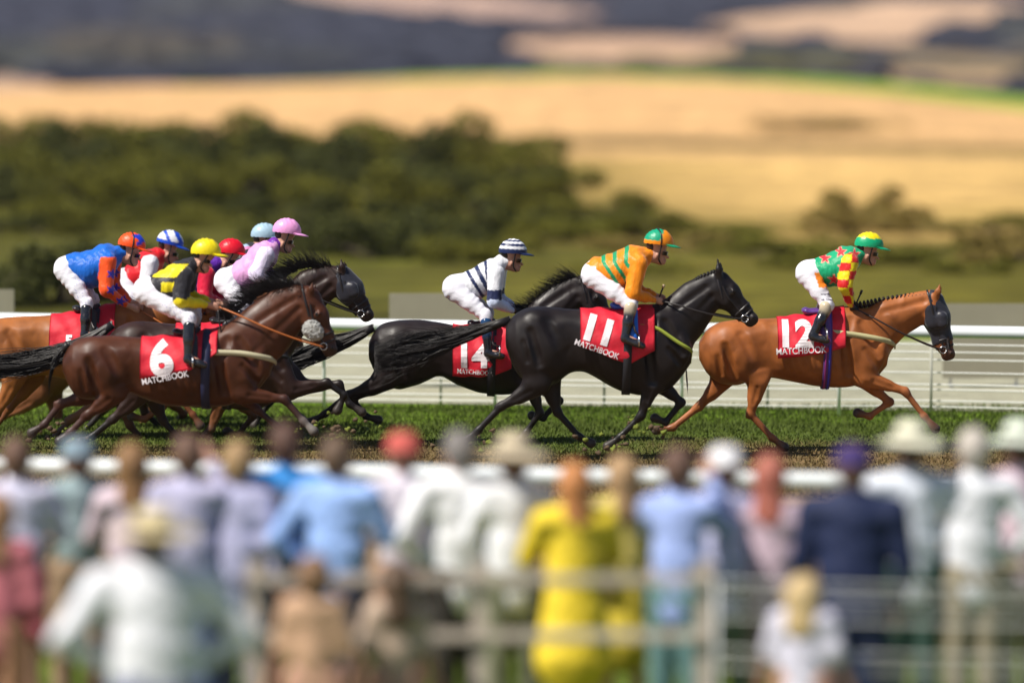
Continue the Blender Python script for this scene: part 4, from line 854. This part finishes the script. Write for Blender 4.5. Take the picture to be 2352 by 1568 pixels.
    for s, dx, dy in ((-1, 0, 0), (1, 6, -5)):
        so = np.array([dx, dy], float) * J.get('far', 1) * .6
        br += [seg(q(hip + [0, 4], s * .085), q(hip * .45 + kn * .55 + so * .5, s * .18), .116, .088, .95, k=.05), seg(q(hip * .45 + kn * .55 + so * .5, s * .18), q(kn + so, s * .25), .088, .064, .95, k=.03),
               seg(q(kn + so, s * .25), q(kn * .78 + an * .22 + so, s * .28), .066, .056, k=.03)]
    V, F = solid(br, .0125)
    wr_ = .004 * np.sin(V[:, 0] * 42 - V[:, 2] * 62 + 2 * np.sin(V[:, 0] * 17)) ; V = V + np.array([.5, 0, 1]) * wr_[:, None]
    dz = V[:, 2] - CAMH; bx = CXP + V[:, 0] * FPX / (D * c_ - dz * s_); by = CYP - FPX * (dz * c_ + D * s_) / (D * c_ - dz * s_)
    Cb = paint(len(V), (.76, .75, .82))
    if sp['id'] == 'r9': Cb[(np.abs(bx - 1883 - (by - 640) * .3) < 11) & (np.abs(by - 641) < 17)] = (.85, .22, .01); Cb[(np.abs(bx - 1896) < 14) & (np.abs((by - 655) % 12 - 6) < 1.4) & (by > 664) & (by < 690)] = (.08, .07, .1)
    if sp['id'] in ('r1', 'r2', 'r3'): Cb[(np.sin(bx * .9 + by * .5) * np.sin(by * .8) > .72) & (bx > np.median(bx) - 5)] = (.40, .40, .62)
    mk('breeches', V, F, M_BREECH, root, Cb, root=root)
    # boots
    for s, dx, dy in ((-1, 0, 0), (1, 6, -5)):
        so = np.array([dx, dy], float) * J.get('far', 1) * .6
        k0 = kn * .82 + an * .18 + so; a_ = an + so; t_ = toe + so
        bt = [seg(q(k0, s * .285), q(k0 * .55 + a_ * .45, s * .32), .062, .056, 1, k=.02, c=J.get('boottop', (.012, .012, .016)), t='b'), seg(q(k0 * .6 + a_ * .4, s * .32), q(a_, s * .345), .056, .044, 1, k=.02, c=(.012, .012, .016), t='b'),
              seg(q(a_ + [-2, 5], s * .35), q(a_ * .3 + t_ * .7 + [0, 2], s * .37), .042, .038, .95, k=.02, c=(.012, .012, .016), t='b'), seg(q(a_ * .3 + t_ * .7 + [0, 2], s * .37), q(t_, s * .375), .038, .03, 1.1, k=.02, c=(.012, .012, .016), t='b'),
              seg(q(a_ + [-4, 9], s * .35), q(t_ + [0, 4], s * .375), .02, .018, 1.9, k=.01, c=(.02, .016, .014), t='b')]
        if J.get('kneeband'): bt.append(seg(q(k0 + [1, -9], s * .28), q(k0, s * .285), .064, .064, 1, k=.01, c=(.62, .52, .36), t='b'))
        V, F = solid(bt, .0125); Cb, _ = colours(bt, V, (.012, .012, .016), .006); mk('boot', V, F, M_BOOT, root, Cb, root=root)
    # cap with peak
    R = (.152, .118, .135)
    V, F = dome(C - up * .005, fwd, up, lat, R, 40, 22, 1.72)
    n = 40; pv = []; pf = []
    rim = []
    for i in range(21):                                                  # peak
        a = (i / 20 - .5) * 2.3; e = math.cos(a * .68) ** 1.2
        b0 = C - up * .018 + fwd * R[0] * .97 * math.cos(a) + lat * R[1] * .97 * math.sin(a); b1 = b0 + fwd * .085 * e + lat * .01 * math.sin(a) - up * .024 * e
        pv += [b0 + up * .006, b1 + up * .004, b1 - up * .004, b0 - up * .008]
    for i in range(20):
        for j in range(4): pf.append((i * 4 + j, i * 4 + (j + 1) % 4, i * 4 + 4 + (j + 1) % 4, i * 4 + 4 + j))
    d = V - C; lx, lz, ly = d @ fwd / R[0], d @ up / R[2], d @ lat / R[1]
    cc = sp['capc'](lx, lz, ly)
    V = V + up * (.003 * np.sin(lx * 20 + lz * 14))[:, None]
    cap = mk('cap', V, F, M_HAT, root, cc, root=root)
    mk('peak', np.array(pv), pf, M_HAT, cap, np.tile(J['peak'], (len(pv), 1)), root=root)
    # goggles: dark lens wrap and strap over the cap, chin strap
    th = np.linspace(-1.25, 1.25, 15); gl = []
    for a in th:
        b = FC + up * .030 + fwd * (.083 * math.cos(a) + .006) + lat * .075 * math.sin(a); gl += [b + up * .022, b - up * .016 - fwd * .006]
    g = mk('goggles', gl, [(2 * i, 2 * i + 2, 2 * i + 3, 2 * i + 1) for i in range(14)], M_EYE, root, root=root)
    if J.get('strap', 1):
        pts_ = [C + lat * R[1] * 1.0 * math.sin(b_) * -1 + up * R[2] * .97 * math.cos(b_) + fwd * (-.20 * R[0] + .35 * R[0] * abs(math.sin(b_))) for a, b_ in [(1.57, v) for v in np.linspace(-1.75, 1.75, 25)]]
        V, F = tube(pts_, .0075, 5); mk('goggle_strap', V, F, M_TACK, g, root=root)
    cs = [C - up * .03 + fwd * .03 - lat * .098, FC - up * .02 - fwd * .005 - lat * .078, FC - up * .075 + fwd * .025 - lat * .03, FC - up * .08 + fwd * .03, FC - up * .075 + fwd * .025 + lat * .03, FC - up * .02 - fwd * .005 + lat * .078, C - up * .03 + fwd * .03 + lat * .098]
    V, F = tube(spline(cs, 18), .008, 5); mk('chin_strap', V, F, M_TACK, root, root=root)
    # hair at the nape
    nh = [seg(C - fwd * .07 - up * .05, C - fwd * .05 - up * .085, .055, .04, 1.2, k=.02)]; V, F = solid(nh, .015); mk('hair', V, F, M_PLAINHAIR, root, np.tile((.035, .02, .012), (len(V), 1)), root=root)
    if J.get('collar'):
        V, F = band(skin[-1:], (q(neck) + FC) / 2 - [.03, 0, .0], FC - q(neck), .055, off=.012, n=20, far=.2); mk('collar', V, F, mat('collar_' + sp['id'], J['collar'], rough=.6), root, root=root)
    # whip
    if J.get('whip'):
        a = q(hn, -.07); V, F = tube([a + [-.01, 0, .0], a + np.array(J['whip'][0])], [.008, .009], 6); wp = empty('riding_whip', a, J['whip'][1], 'riding whip')
        mk('shaft', V, F, M_TACK, wp, root=wp)
        b = a + np.array(J['whip'][0]); V, F = tube([b, b + np.array(J['whip'][0]) * .25], [.014, .013], 6); mk('handle', V, F, mat('whip_handle', (.45, .33, .2), rough=.5) if J.get('pale') else M_TACK, wp, root=wp)
def starmask(px, py, cx, cy, r, rot=0):
    a = np.arctan2(py - cy, px - cx) + rot; d = np.hypot(px - cx, py - cy)
    seg_ = np.abs(((a / (2 * math.pi / 5)) % 1) - .5) * 2
    return d < r * (.42 + .58 * seg_ ** 1.5)
def paint(n, base): return np.tile(np.array(base, float), (n, 1))
GREEN, ORANGE, NAVY, WHT, YEL, RED, BLUE = (.005, .36, .16), (.86, .26, .006), (.012, .022, .085), (.78, .79, .84), (.80, .66, .008), (.62, .004, .012), (.004, .13, .60)
def silks9(px, py, t, y):
    C = paint(len(px), GREEN)
    for cx, cy in ((1893, 592), (1929, 577), (1961, 583), (1912, 640), (1905, 562), (1934, 612)):
        m = starmask(px, py, cx, cy, 15, .3) & (t == 't'); C[m] = (.80, .30, .22); m = starmask(px, py, cx, cy, 11.5, .3) & (t == 't'); C[m] = (.68, .015, .03)
    s = (t == 's') | (t == 'f'); row = np.floor((py - 582) / 19).astype(int); mid = 1951 - (py - 600) * .15 + np.where(py > 655, (py - 655) * .45, 0); col_ = (px > mid).astype(int)
    m = s & ((row + col_) % 2 == 1); C[s] = YEL; C[m] = (.62, .012, .012); return C
def silks8(px, py, t, y):
    C = paint(len(px), ORANGE)
    u = px + np.clip(py - 600, 0, 60) * -.75 + (py - 570) * .10
    m = (t == 't') & (py < 652) & (((u > 1383) & (u < 1393)) | ((u > 1408) & (u < 1418)) | ((u > 1434) & (u < 1444))); C[m] = (.004, .30, .12); return C
def silks7(px, py, t, y):
    C = paint(len(px), WHT)
    for x0, x1, w_ in ((1062, 1098, 9), (1089, 1120, 11), (1115, 1124, 7)):
        m = (t == 't') & (np.abs(px - (x0 + (py - 603) / 58 * (x1 - x0))) < w_ / 2); C[m] = NAVY
    m = (t == 's') & (py > 663) & (py < 687); C[m] = (.012, .018, .07); C[(t == 'f')] = (.62, .70, .90); return C
def silks1(px, py, t, y):
    C = paint(len(px), BLUE); s = (t == 's') | (t == 'f'); s &= ~((py < 588)); C[s] = (.86, .085, .008)
    for cx, cy in ((262, 627), (262, 663), (281, 690)): C[s & starmask(px, py, cx, cy, 13)] = (.05, .04, .45)
    return C
def silks2(px, py, t, y):
    C = paint(len(px), RED); C[(t == 's') | (t == 'f')] = WHT; return C
def silks3(px, py, t, y):
    C = paint(len(px), (.022, .021, .027)); m = (t != 'f') & (np.abs(py - 620) < 15) & (px > 366 - (py - 606) * .5) & (px < 434 - (py - 606) * .9); C[m] = YEL
    m = (t == 't') & (py > 646) & (py < 668) & (px > 374) & (px < 420); C[m] = YEL; C[t == 'f'] = YEL; return C
def silks4(px, py, t, y):
    C = paint(len(px), (.09, .008, .30)); C[(t == 's') | (t == 'f')] = (.60, .005, .04); return C
def silks5(px, py, t, y):
    C = paint(len(px), (.022, .022, .03)); C[(t == 't') & (py < 566)] = (.36, .52, .66); C[(t == 'f')] = (.36, .55, .72); C[(t == 't') & (np.abs(py - 568) < 3)] = (.8, .25, .5); return C
def silks6(px, py, t, y):
    C = paint(len(px), (.74, .66, .86)); C[t == 't'] = (.68, .34, .62); C[t == 'c'] = (.16, .02, .34); return C
def cap9(x, z, y):
    C = paint(len(x), GREEN); a = np.arctan2(y, x); C[z > .42 + .13 * np.abs(((a * 7 / math.pi) % 2) - 1)] = YEL; return C
def cap8(x, z, y):
    C = paint(len(x), ORANGE); C[(x < .12 + .15 * z) & (z > .08)] = (.004, .32, .17); return C
def cap7(x, z, y):
    C = paint(len(x), WHT); C[(z < .16) | ((z > .36) & (z < .56)) | ((z > .76) & (z < .88))] = NAVY; return C
def cap1(x, z, y):
    C = paint(len(x), (.86, .085, .008)); C[starmask(x * 60, z * 60, 42, 44, 48, .6)] = (.02, .05, .55); return C
def cap2(x, z, y):
    C = paint(len(x), WHT); u = x * .8 + z * .6; C[((u > -.1) & (u < .15) & (z > .1)) | ((u > .62) & (u < .9)) | (z < .1)] = (.01, .07, .55); return C
flat = lambda c: (lambda x, z, y: paint(len(x), c))
JOCK = [
 dict(id='r9', D=45, label='jockey in green with red stars and yellow checked sleeves on the leading chestnut', silks=silks9, capc=cap9,
   j=dict(hip=(1856,628), waist=(1868,602), back=(1935,570), neck=(1975,585), shoulder=(1950,602), elbow=(1938,655), wrist=(1952,699), hand=(1962,709), knee=(1897,698), ankle=(1862,764), toe=(1894,776), cap=(1996,561), face=(1997,590), tilt=-.1, thick=(.13,.165,.14), peak=(.005,.33,.15), glove=(.012,.012,.014), boottop=(.012,.012,.016), kneeband=1, strap=0, whip=((.06,0,.16),'black whip held by the jockey in green and yellow'))),
 dict(id='r8', D=44, label='jockey in orange with green hoops and a green and orange cap', silks=silks8, capc=cap8,
   j=dict(hip=(1364,632), waist=(1362,600), back=(1440,572), neck=(1488,586), shoulder=(1467,604), elbow=(1452,672), wrist=(1500,686), hand=(1513,689), knee=(1448,698), ankle=(1434,768), toe=(1474,788), cap=(1513,555), face=(1514,588), tilt=-.1, thick=(.135,.18,.155), peak=(.004,.34,.15), collar=(.86,.26,.006), kneeband=1, whip=((.04,-.02,.13),'black whip with tan grip held by the jockey in orange'), pale=1)),
 dict(id='r7', D=46, label='jockey in white with navy hoops and a hooped cap on the third horse', silks=silks7, capc=cap7,
   j=dict(hip=(1044,662), waist=(1060,634), back=(1108,607), neck=(1156,602), shoulder=(1141,625), elbow=(1136,690), wrist=(1176,711), hand=(1190,714), knee=(1116,722), ankle=(1122,802), toe=(1154,812), cap=(1178,576), face=(1180,605), tilt=-.05, thick=(.125,.15,.135), peak=NAVY, glove=(.012,.012,.014), boottop=(.01,.05,.14), strap=0)),
 dict(id='r1', D=46.4, label='jockey in blue jacket with orange sleeves standing high over the leftmost horse', silks=silks1, capc=cap1,
   j=dict(hip=(152,618), waist=(160,592), back=(232,566), neck=(278,582), shoulder=(252,600), elbow=(250,664), wrist=(290,698), hand=(312,707), knee=(205,694), ankle=(202,760), toe=(238,776), cap=(303,561), face=(303,592), tilt=-.2, thick=(.15,.19,.155), peak=(.86,.085,.008))),
 dict(id='r2', D=47.9, label='jockey in red jacket with white sleeves and blue and white cap', silks=silks2, capc=cap2,
   j=dict(hip=(284,646), waist=(292,616), back=(338,582), neck=(370,584), shoulder=(348,604), elbow=(344,660), wrist=(374,686), hand=(386,692), knee=(330,702), ankle=(315,770), toe=(345,780), cap=(391,555), face=(390,588), tilt=-.25, peak=(.01,.07,.5), strap=0)),
 dict(id='r3', D=43, label='jockey in black with yellow blocks and a plain yellow cap on the near bay', silks=silks3, capc=flat(YEL),
   j=dict(hip=(336,668), waist=(348,640), back=(400,612), neck=(446,608), shoulder=(428,630), elbow=(420,688), wrist=(474,698), hand=(495,702), knee=(440,730), ankle=(438,815), toe=(476,832), cap=(473,577), face=(464,607), tilt=-.05, thick=(.13,.16,.14), peak=YEL, strap=0, boottop=(.012,.012,.016))),
 dict(id='r4', D=46.2, label='jockey in purple with red sleeves and a plain red cap', silks=silks4, capc=flat((.66,.004,.02)),
   j=dict(hip=(378,668), waist=(392,640), back=(440,606), neck=(500,606), shoulder=(478,628), elbow=(474,680), wrist=(506,690), hand=(518,694), knee=(440,716), ankle=(425,785), toe=(458,795), cap=(531,575), face=(522,607), tilt=-.08, peak=(.66,.004,.02), strap=0, collar=(.1,.01,.3))),
 dict(id='r5', D=47.2, label='jockey in black with pale blue shoulders and a pale blue cap', silks=silks5, capc=flat((.36,.52,.64)),
   j=dict(hip=(470,640), waist=(482,612), back=(550,572), neck=(588,572), shoulder=(566,596), elbow=(552,640), wrist=(588,656), hand=(598,660), knee=(520,702), ankle=(498,770), toe=(530,780), cap=(608,539), face=(600,572), tilt=-.05, peak=(.36,.52,.64), strap=0)),
 dict(id='r6', D=45.3, label='jockey with lilac sleeves, purple collar and a pink cap', silks=silks6, capc=flat((.80,.34,.66)),
   j=dict(hip=(520,646), waist=(536,614), back=(590,574), neck=(636,562), shoulder=(614,584), elbow=(594,630), wrist=(630,641), hand=(642,643), knee=(560,702), ankle=(545,785), toe=(578,795), cap=(659,529), face=(655,562), tilt=-.1, peak=(.80,.34,.66), strap=0, collar=(.16,.02,.34))),
]
# ------------------------------------------------------------------ spectators
def spectator(px, H, col, legs, hair=(.13,.065,.04), hat=None, legc=(.1,.1,.12), arms='down', label='', py=1080, sleeve=None, hatc=(.8,.74,.55), skin=(.5,.27,.19), wide=1., turn=0., D=None, bag=None, hairlong=False, cropped=False):
    py += 38 if py < 1200 else 0
    D = D or (CAMH - .82 * H) * FPX / (py - 160)
    turn = turn or .35 * math.sin(px * 1.3)
    x = (px - CXP) * D / FPX
    root = empty('person', (x, D, 0), label, 'spectator', 'spectators watching from behind the near rail', rz=turn)
    z = lambda f: f * H
    w_ = H / 1.75 * wide
    skn = [seg((0, .02, z(.925)), (0, .03, z(.955)), .088, .085, 1.1, k=.02), seg((0, .045, z(.90)), (0, .07, z(.885)), .055, .045, 1, k=.02), seg((0, .1, z(.915)), (0, .125, z(.905)), .014, .014, 1, k=.01),
           seg((0, 0, z(.80)), (0, .01, z(.89)), .062, .056, 1, k=.03), seg((-.085, .02, z(.915)), (-.088, .02, z(.905)), .02, .014, .8, k=.01), seg((.085, .02, z(.915)), (.088, .02, z(.905)), .02, .014, .8, k=.01)]
    for s in (-1, 1): skn.append(seg((s * .035, .112, z(.928)), (s * .035, .115, z(.928)), .009, .009, 1, k=.004, c=(.02, .015, .01)))
    bod = [seg((0, 0, z(.50)), (0, 0, z(.62)), .13 * w_, .12 * w_, .75, k=.05), seg((0, 0, z(.62)), (0, 0, z(.76)), .13 * w_, .15 * w_, .7, k=.05)]
    poses = {'down': ((.24, 0, .64), (.25, .06, .49)), 'rail': ((.27, .08, .66), (.22, .34, .63)), 'phone': ((.24, .2, .72), (.10, .32, .90)), 'hips': ((.34, -.04, .65), (.20, .06, .56)), 'fold': ((.26, .1, .66), (.06, .2, .68))}
    ca = []; hands = []; shirt = []; slc = sleeve if sleeve is not None else col
    for s in (-1, 1):
        pz = poses[arms if not isinstance(arms, tuple) else arms[(s + 1) // 2]]; sh = np.array([s * .185 * w_, 0, z(.80)]); e = np.array([s * pz[0][0] * w_, pz[0][1], z(pz[0][2])]); h_ = np.array([s * pz[1][0], pz[1][1], z(pz[1][2])])
        ca += [seg(sh, e, .05, .04, k=.03), seg(e, h_, .038, .026, k=.02), seg(h_, h_ + (h_ - e) * .3, .03, .032, .7, k=.02)]
        fd = (h_ - e) / np.linalg.norm(h_ - e); b0 = h_ + fd * .075
        for i in range(4):
            o = np.array([(i - 1.5) * .017, 0, 0]); hands.append(tube([b0 + o - fd * .02, b0 + o + fd * (.03 + .006 * (i in (1, 2))), b0 + o + fd * .05 + np.array([0, .012, -.012])], [.009, .009, .006], 5))
        hands.append(tube([h_ + [-s * .02, 0, 0], h_ + fd * .04 + [-s * .045, .01, 0], h_ + fd * .065 + [-s * .045, .015, 0]], [.011, .01, .007], 5))
        shirt += [seg(sh, e, .074 * w_, .06, .95, k=.05, c=slc)] + ([seg(e, e * .1 + h_ * .9, .056, .042, k=.03, c=slc)] if sleeve is not False and sleeve != 'short' else [])
        for a, b, r1, r2 in ((.50, .28, .085, .058), (.28, .05, .052, .036)): bod.append(seg((s * .09, 0, z(a)), (s * .1, 0, z(b)), r1, r2, k=.03))
        bod.append(seg((s * .10, 0, z(.035)), (s * .11, .12, z(.02)), .035, .03, 1, k=.02))
    sk = bod + ca + skn; V, F = solid(sk, .02); Cc, _ = colours(sk, V, skin, .008)
    hV, hF = join(hands); n0 = len(V); F = [tuple(f) for f in F.tolist()] + [tuple(i + n0 for i in f) for f in hF]
    mk('body', np.concatenate([V, hV]), F, M_SKIN, root, np.concatenate([Cc, np.tile(skin, (len(hV), 1))]))
    lc = np.array(legc)
    bot = .47 if legs != 'dress' else .30
    sp = [seg((0, 0, z(bot)), (0, 0, z(.62)), .165 * w_ + (.07 if legs == 'dress' else 0), .145 * w_, .75, k=.06), seg((0, 0, z(.62)), (0, 0, z(.765)), .15 * w_, .165 * w_, .72, .68, k=.06),
          seg((-.12 * w_, 0, z(.80)), (.12 * w_, 0, z(.80)), .075, .075, .95, k=.06), seg((0, 0, z(.82)), (0, 0, z(.845)), .085, .07, 1, k=.03)] + shirt
    if isinstance(sleeve, str): 
        for p in shirt: p['c'] = None
    V, F = solid(sp, .02); wr = .007 * np.sin(V[:, 2] * 38 + V[:, 0] * 24 + 2 * np.sin(V[:, 0] * 19)); V = V + np.array([0, -1, 0]) * wr[:, None]
    for p in sp:
        if p['c'] is not None and isinstance(p['c'], (str, bool)): p['c'] = None
    Cs, _ = colours(sp, V, col, .01); mk('dress' if legs == 'dress' else 'shirt', V, F, M_FABRIC, root, Cs)
    if legs in ('trousers', 'shorts', 'skirt'):
        if legs == 'skirt': tp = [seg((0, 0, z(.54)), (0, 0, z(.30)), .15 * w_, .22 * w_, .8, k=.05)]
        else:
            low = .06 if legs == 'trousers' else .30; tp = [seg((0, 0, z(.50)), (0, 0, z(.56)), .155 * w_, .14 * w_, .8, k=.05)]
            for s in (-1, 1): tp.append(seg((s * .09, 0, z(.5)), (s * .105, 0, z(low)), .105 * w_, .07, 1, k=.04))
        V, F = solid(tp, .02); V = V + np.array([0, -1, 0]) * (.006 * np.sin(V[:, 2] * 45 + V[:, 0] * 30))[:, None]; mk(legs, V, F, M_FABRIC, root, np.tile(lc, (len(V), 1)))
    for s in (-1, 1):
        V, F = solid([seg((s * .10, -.03, z(.03)), (s * .115, .14, z(.02)), .05, .04, 1, k=.02)], .02); mk('shoe', V, F, M_BOOT, root, np.tile((.05, .035, .03), (len(V), 1)))
    if bag:
        V, F = solid([seg((0, -.17, z(.60)), (0, -.17, z(.74)), .11, .10, .6, k=.03), seg((0, -.24, z(.60)), (0, -.24, z(.64)), .07, .06, .5, k=.02)], .02); bo = mk('backpack', V, F, M_FABRIC, root, np.tile(bag, (len(V), 1)))
        for s in (-1, 1): V, F = tube([(s * .09, -.12, z(.76)), (s * .11, -.02, z(.83)), (s * .12, .08, z(.80)), (s * .12, .1, z(.70))], .018, 6); mk('strap', V, F, M_FABRIC, bo, np.tile(bag, (len(V), 1)))
    hp = [seg((0, -.005, z(.945)), (0, .005, z(.965)), .1, .092, 1.05, k=.03), seg((0, -.04, z(.92)), (0, -.05, z(.90)), .08, .06, .9, k=.03)]
    if hairlong: hp.append(seg((0, -.045, z(.91)), (0, -.085, z(.80)), .085, .095, .45, k=.04, sb=.35))
    V, F = solid(hp, .02); V = V + RNG.normal(0, .003, V.shape); mk('hair', V, F, M_PLAINHAIR, root, np.tile(hair, (len(V), 1)))
    if hat:
        top = np.array([0, 0, z(.965)])
        n = 32; prof = {'boater': [(0, .10), (.085, .10), (.095, .09), (.10, .0), (.225, -.005), (.23, -.012), (.10, -.015)], 'brim': [(0, .11), (.06, .108), (.09, .08), (.102, .01), (.15, -.005), (.21, -.02), (.212, -.028), (.10, -.012)], 'cap': [(0, .085), (.06, .075), (.095, .04), (.108, -.03), (.112, -.035), (.10, -.03)]}[hat]
        V = []; F = []
        for r, h in prof:
            for j in range(n):
                a = 2 * math.pi * j / n; V.append(top + [r * math.cos(a), r * math.sin(a) * 1.08, h + (.012 * math.sin(2 * a) if r > .15 else 0)])
        for i in range(len(prof) - 1):
            for j in range(n): F.append((i * n + j, i * n + (j + 1) % n, (i + 1) * n + (j + 1) % n, (i + 1) * n + j))
        ho = mk('hat', V, F, mat('hat_%d' % (hash(hatc) % 9999), hatc, rough=.8, noise=.12, nscale=60), root)
        if hat in ('boater', 'brim'):
            V, F = [], []
            for h in (.012, .045):
                for j in range(n): a = 2 * math.pi * j / n; V.append(top + [.1025 * math.cos(a) * (1 - h * .3), .1025 * math.sin(a) * 1.08 * (1 - h * .3) + 0, h])
            F = [(j, (j + 1) % n, n + (j + 1) % n, n + j) for j in range(n)]; mk('hat_band', V, F, mat('hatband', (.09, .07, .06), rough=.7), ho)
    return root, D
PPL = [
 dict(px=34, py=1092, H=1.72, col=(.66,.64,.82), legs='shorts', legc=(.42,.05,.09), arms='rail', sleeve='short', label='person in lavender shirt and dark red shorts at the left edge by the near rail'),
 dict(px=175, py=1085, H=1.66, col=(.30,.40,.42), legs='trousers', legc=(.3,.2,.12), hat='cap', hatc=(.20,.28,.34), label='blue capped person in slate green top next to the lavender shirt'),
 dict(px=300, py=1100, H=1.65, col=(.62,.50,.56), legs='skirt', legc=(.30,.22,.18), hair=(.25,.13,.05), hairlong=True, arms='fold', label='long haired woman in dusty pink top behind the straw boater'),
 dict(px=430, py=1086, H=1.75, col=(.50,.48,.68), legs='trousers', legc=(.12,.16,.30), arms=('down','phone'), label='person in lilac grey shirt left of the blue shirts'),
 dict(px=545, py=1100, H=1.70, col=(.42,.42,.62), legs='trousers', legc=(.10,.10,.16), hair=(.35,.22,.1), label='fair haired person in violet grey shirt beside the bright blue shirt'),
 dict(px=655, py=1062, H=1.80, col=(.03,.25,.66), legs='trousers', legc=(.10,.17,.33), hair=(.09,.04,.025), arms='rail', bag=(.05,.05,.06), label='tall person in bright blue shirt with dark backpack at the near rail'),
 dict(px=772, py=1092, H=1.76, col=(.30,.46,.85), legs='trousers', legc=(.05,.05,.09), wide=1.12, arms=('hips','rail'), hair=(.12,.07,.04), label='broad person in pale blue shirt right of the bright blue shirt'),
 dict(px=925, py=1078, H=1.74, col=(.78,.72,.80), legs='shorts', legc=(.50,.30,.20), sleeve='short', hair=(.22,.10,.06), hat='cap', hatc=(.55,.10,.08), label='red capped person in pinkish white shirt and tan shorts'),
 dict(px=1055, py=1080, H=1.78, col=(.86,.86,.88), legs='trousers', legc=(.03,.025,.02), wide=1.15, hair=(.2,.18,.17), arms='hips', label='grey haired person in white shirt and black trousers mid crowd'),
 dict(px=1180, py=1096, H=1.74, col=(.84,.85,.88), legs='trousers', legc=(.16,.17,.10), arms=('rail','phone'), hat='brim', hatc=(.62,.52,.36), label='straw hatted person in white shirt and olive trousers left of the yellow dress'),
 dict(px=1320, py=1148, H=1.62, col=(.84,.62,.03), legs='dress', wide=1.15, sleeve='short', hair=(.5,.2,.06), hairlong=True, arms='fold', label='ginger haired woman in a long yellow dress'),
 dict(px=1432, py=1128, H=1.60, col=(.80,.66,.18), legs='skirt', legc=(.78,.60,.05), hair=(.4,.25,.12), hairlong=True, sleeve='short', label='woman in pale yellow top and yellow skirt right of the yellow dress'),
 dict(px=1560, py=1120, H=1.74, col=(.34,.44,.80), legs='trousers', legc=(.10,.20,.20), arms='phone', hair=(.12,.06,.04), label='person in mid blue shirt raising both arms between the yellow skirt and the lilac shirt'),
 dict(px=1668, py=1112, H=1.72, col=(.56,.58,.84), legs='trousers', legc=(.20,.25,.16), arms=('fold','hips'), hat='cap', hatc=(.75,.75,.78), label='white capped person in lilac blue shirt and olive trousers'),
 dict(px=1772, py=1132, H=1.66, col=(.56,.42,.50), legs='shorts', legc=(.3,.22,.2), sleeve='short', hair=(.4,.12,.08), hairlong=True, label='auburn haired woman in mauve top left of the navy jacket'),
 dict(px=1962, py=1122, H=1.84, col=(.006,.015,.065), legs='trousers', legc=(.012,.022,.07), wide=1.2, hat='cap', hatc=(.04,.02,.13), arms='down', label='tall man in navy jacket, navy trousers and dark cap'),
 dict(px=2095, py=1070, H=1.80, col=(.70,.74,.84), legs='trousers', legc=(.04,.09,.07), hat='brim', hatc=(.80,.78,.60), arms='rail', label='person in wide cream sun hat, pale shirt and dark green trousers', wide=1.1),
 dict(px=2240, py=1075, H=1.78, col=(.80,.81,.86), legs='trousers', legc=(.30,.26,.18), wide=1.1, arms='hips', hair=(.5,.45,.4), label='white haired person in white shirt and khaki trousers'),
 dict(px=2345, py=1062, H=1.75, col=(.80,.60,.70), legs='trousers', legc=(.36,.31,.22), arms='fold', hat='brim', hatc=(.72,.78,.66), label='person in pink shirt and pale green hat at the right edge'),
 dict(px=350, py=1334, H=1.74, col=(.84,.84,.90), legs='trousers', legc=(.20,.22,.34), hat='boater', hatc=(.72,.60,.34), wide=1.42, arms='hips', label='broad man in white shirt and straw boater standing nearest the camera'),
 dict(px=718, py=1392, H=1.30, col=(.52,.32,.20), legs='shorts', legc=(.50,.28,.20), sleeve='short', hair=(.22,.12,.06), arms='down', label='child in a tan top behind the wooden fence'),
 dict(px=905, py=1400, H=1.22, col=(.56,.42,.32), legs='skirt', legc=(.50,.30,.24), sleeve='short', hair=(.12,.07,.04), hairlong=True, label='child with long dark hair in beige top and skirt'),
 dict(px=-10, py=1260, H=1.55, col=(.55,.16,.20), legs='trousers', legc=(.30,.15,.08), hair=(.3,.16,.08), hairlong=True, label='long haired person in a dark pink top cut by the left edge'),
 dict(px=1850, py=1425, H=1.12, col=(.62,.60,.72), legs='skirt', legc=(.66,.64,.74), sleeve='short', hair=(.55,.40,.2), hairlong=True, wide=1.25, label='fair haired child in pale lilac top in front of the navy jacket'),
]
# ------------------------------------------------------------------ run: animals and people
def build_living():
    for h in (H9, H8, H7, H3, H6, H1, H4, H5, H2): horse(h)
    for j in JOCK: jockey(j)
    for p in PPL: spectator(**p)
build_setting()
build_living()
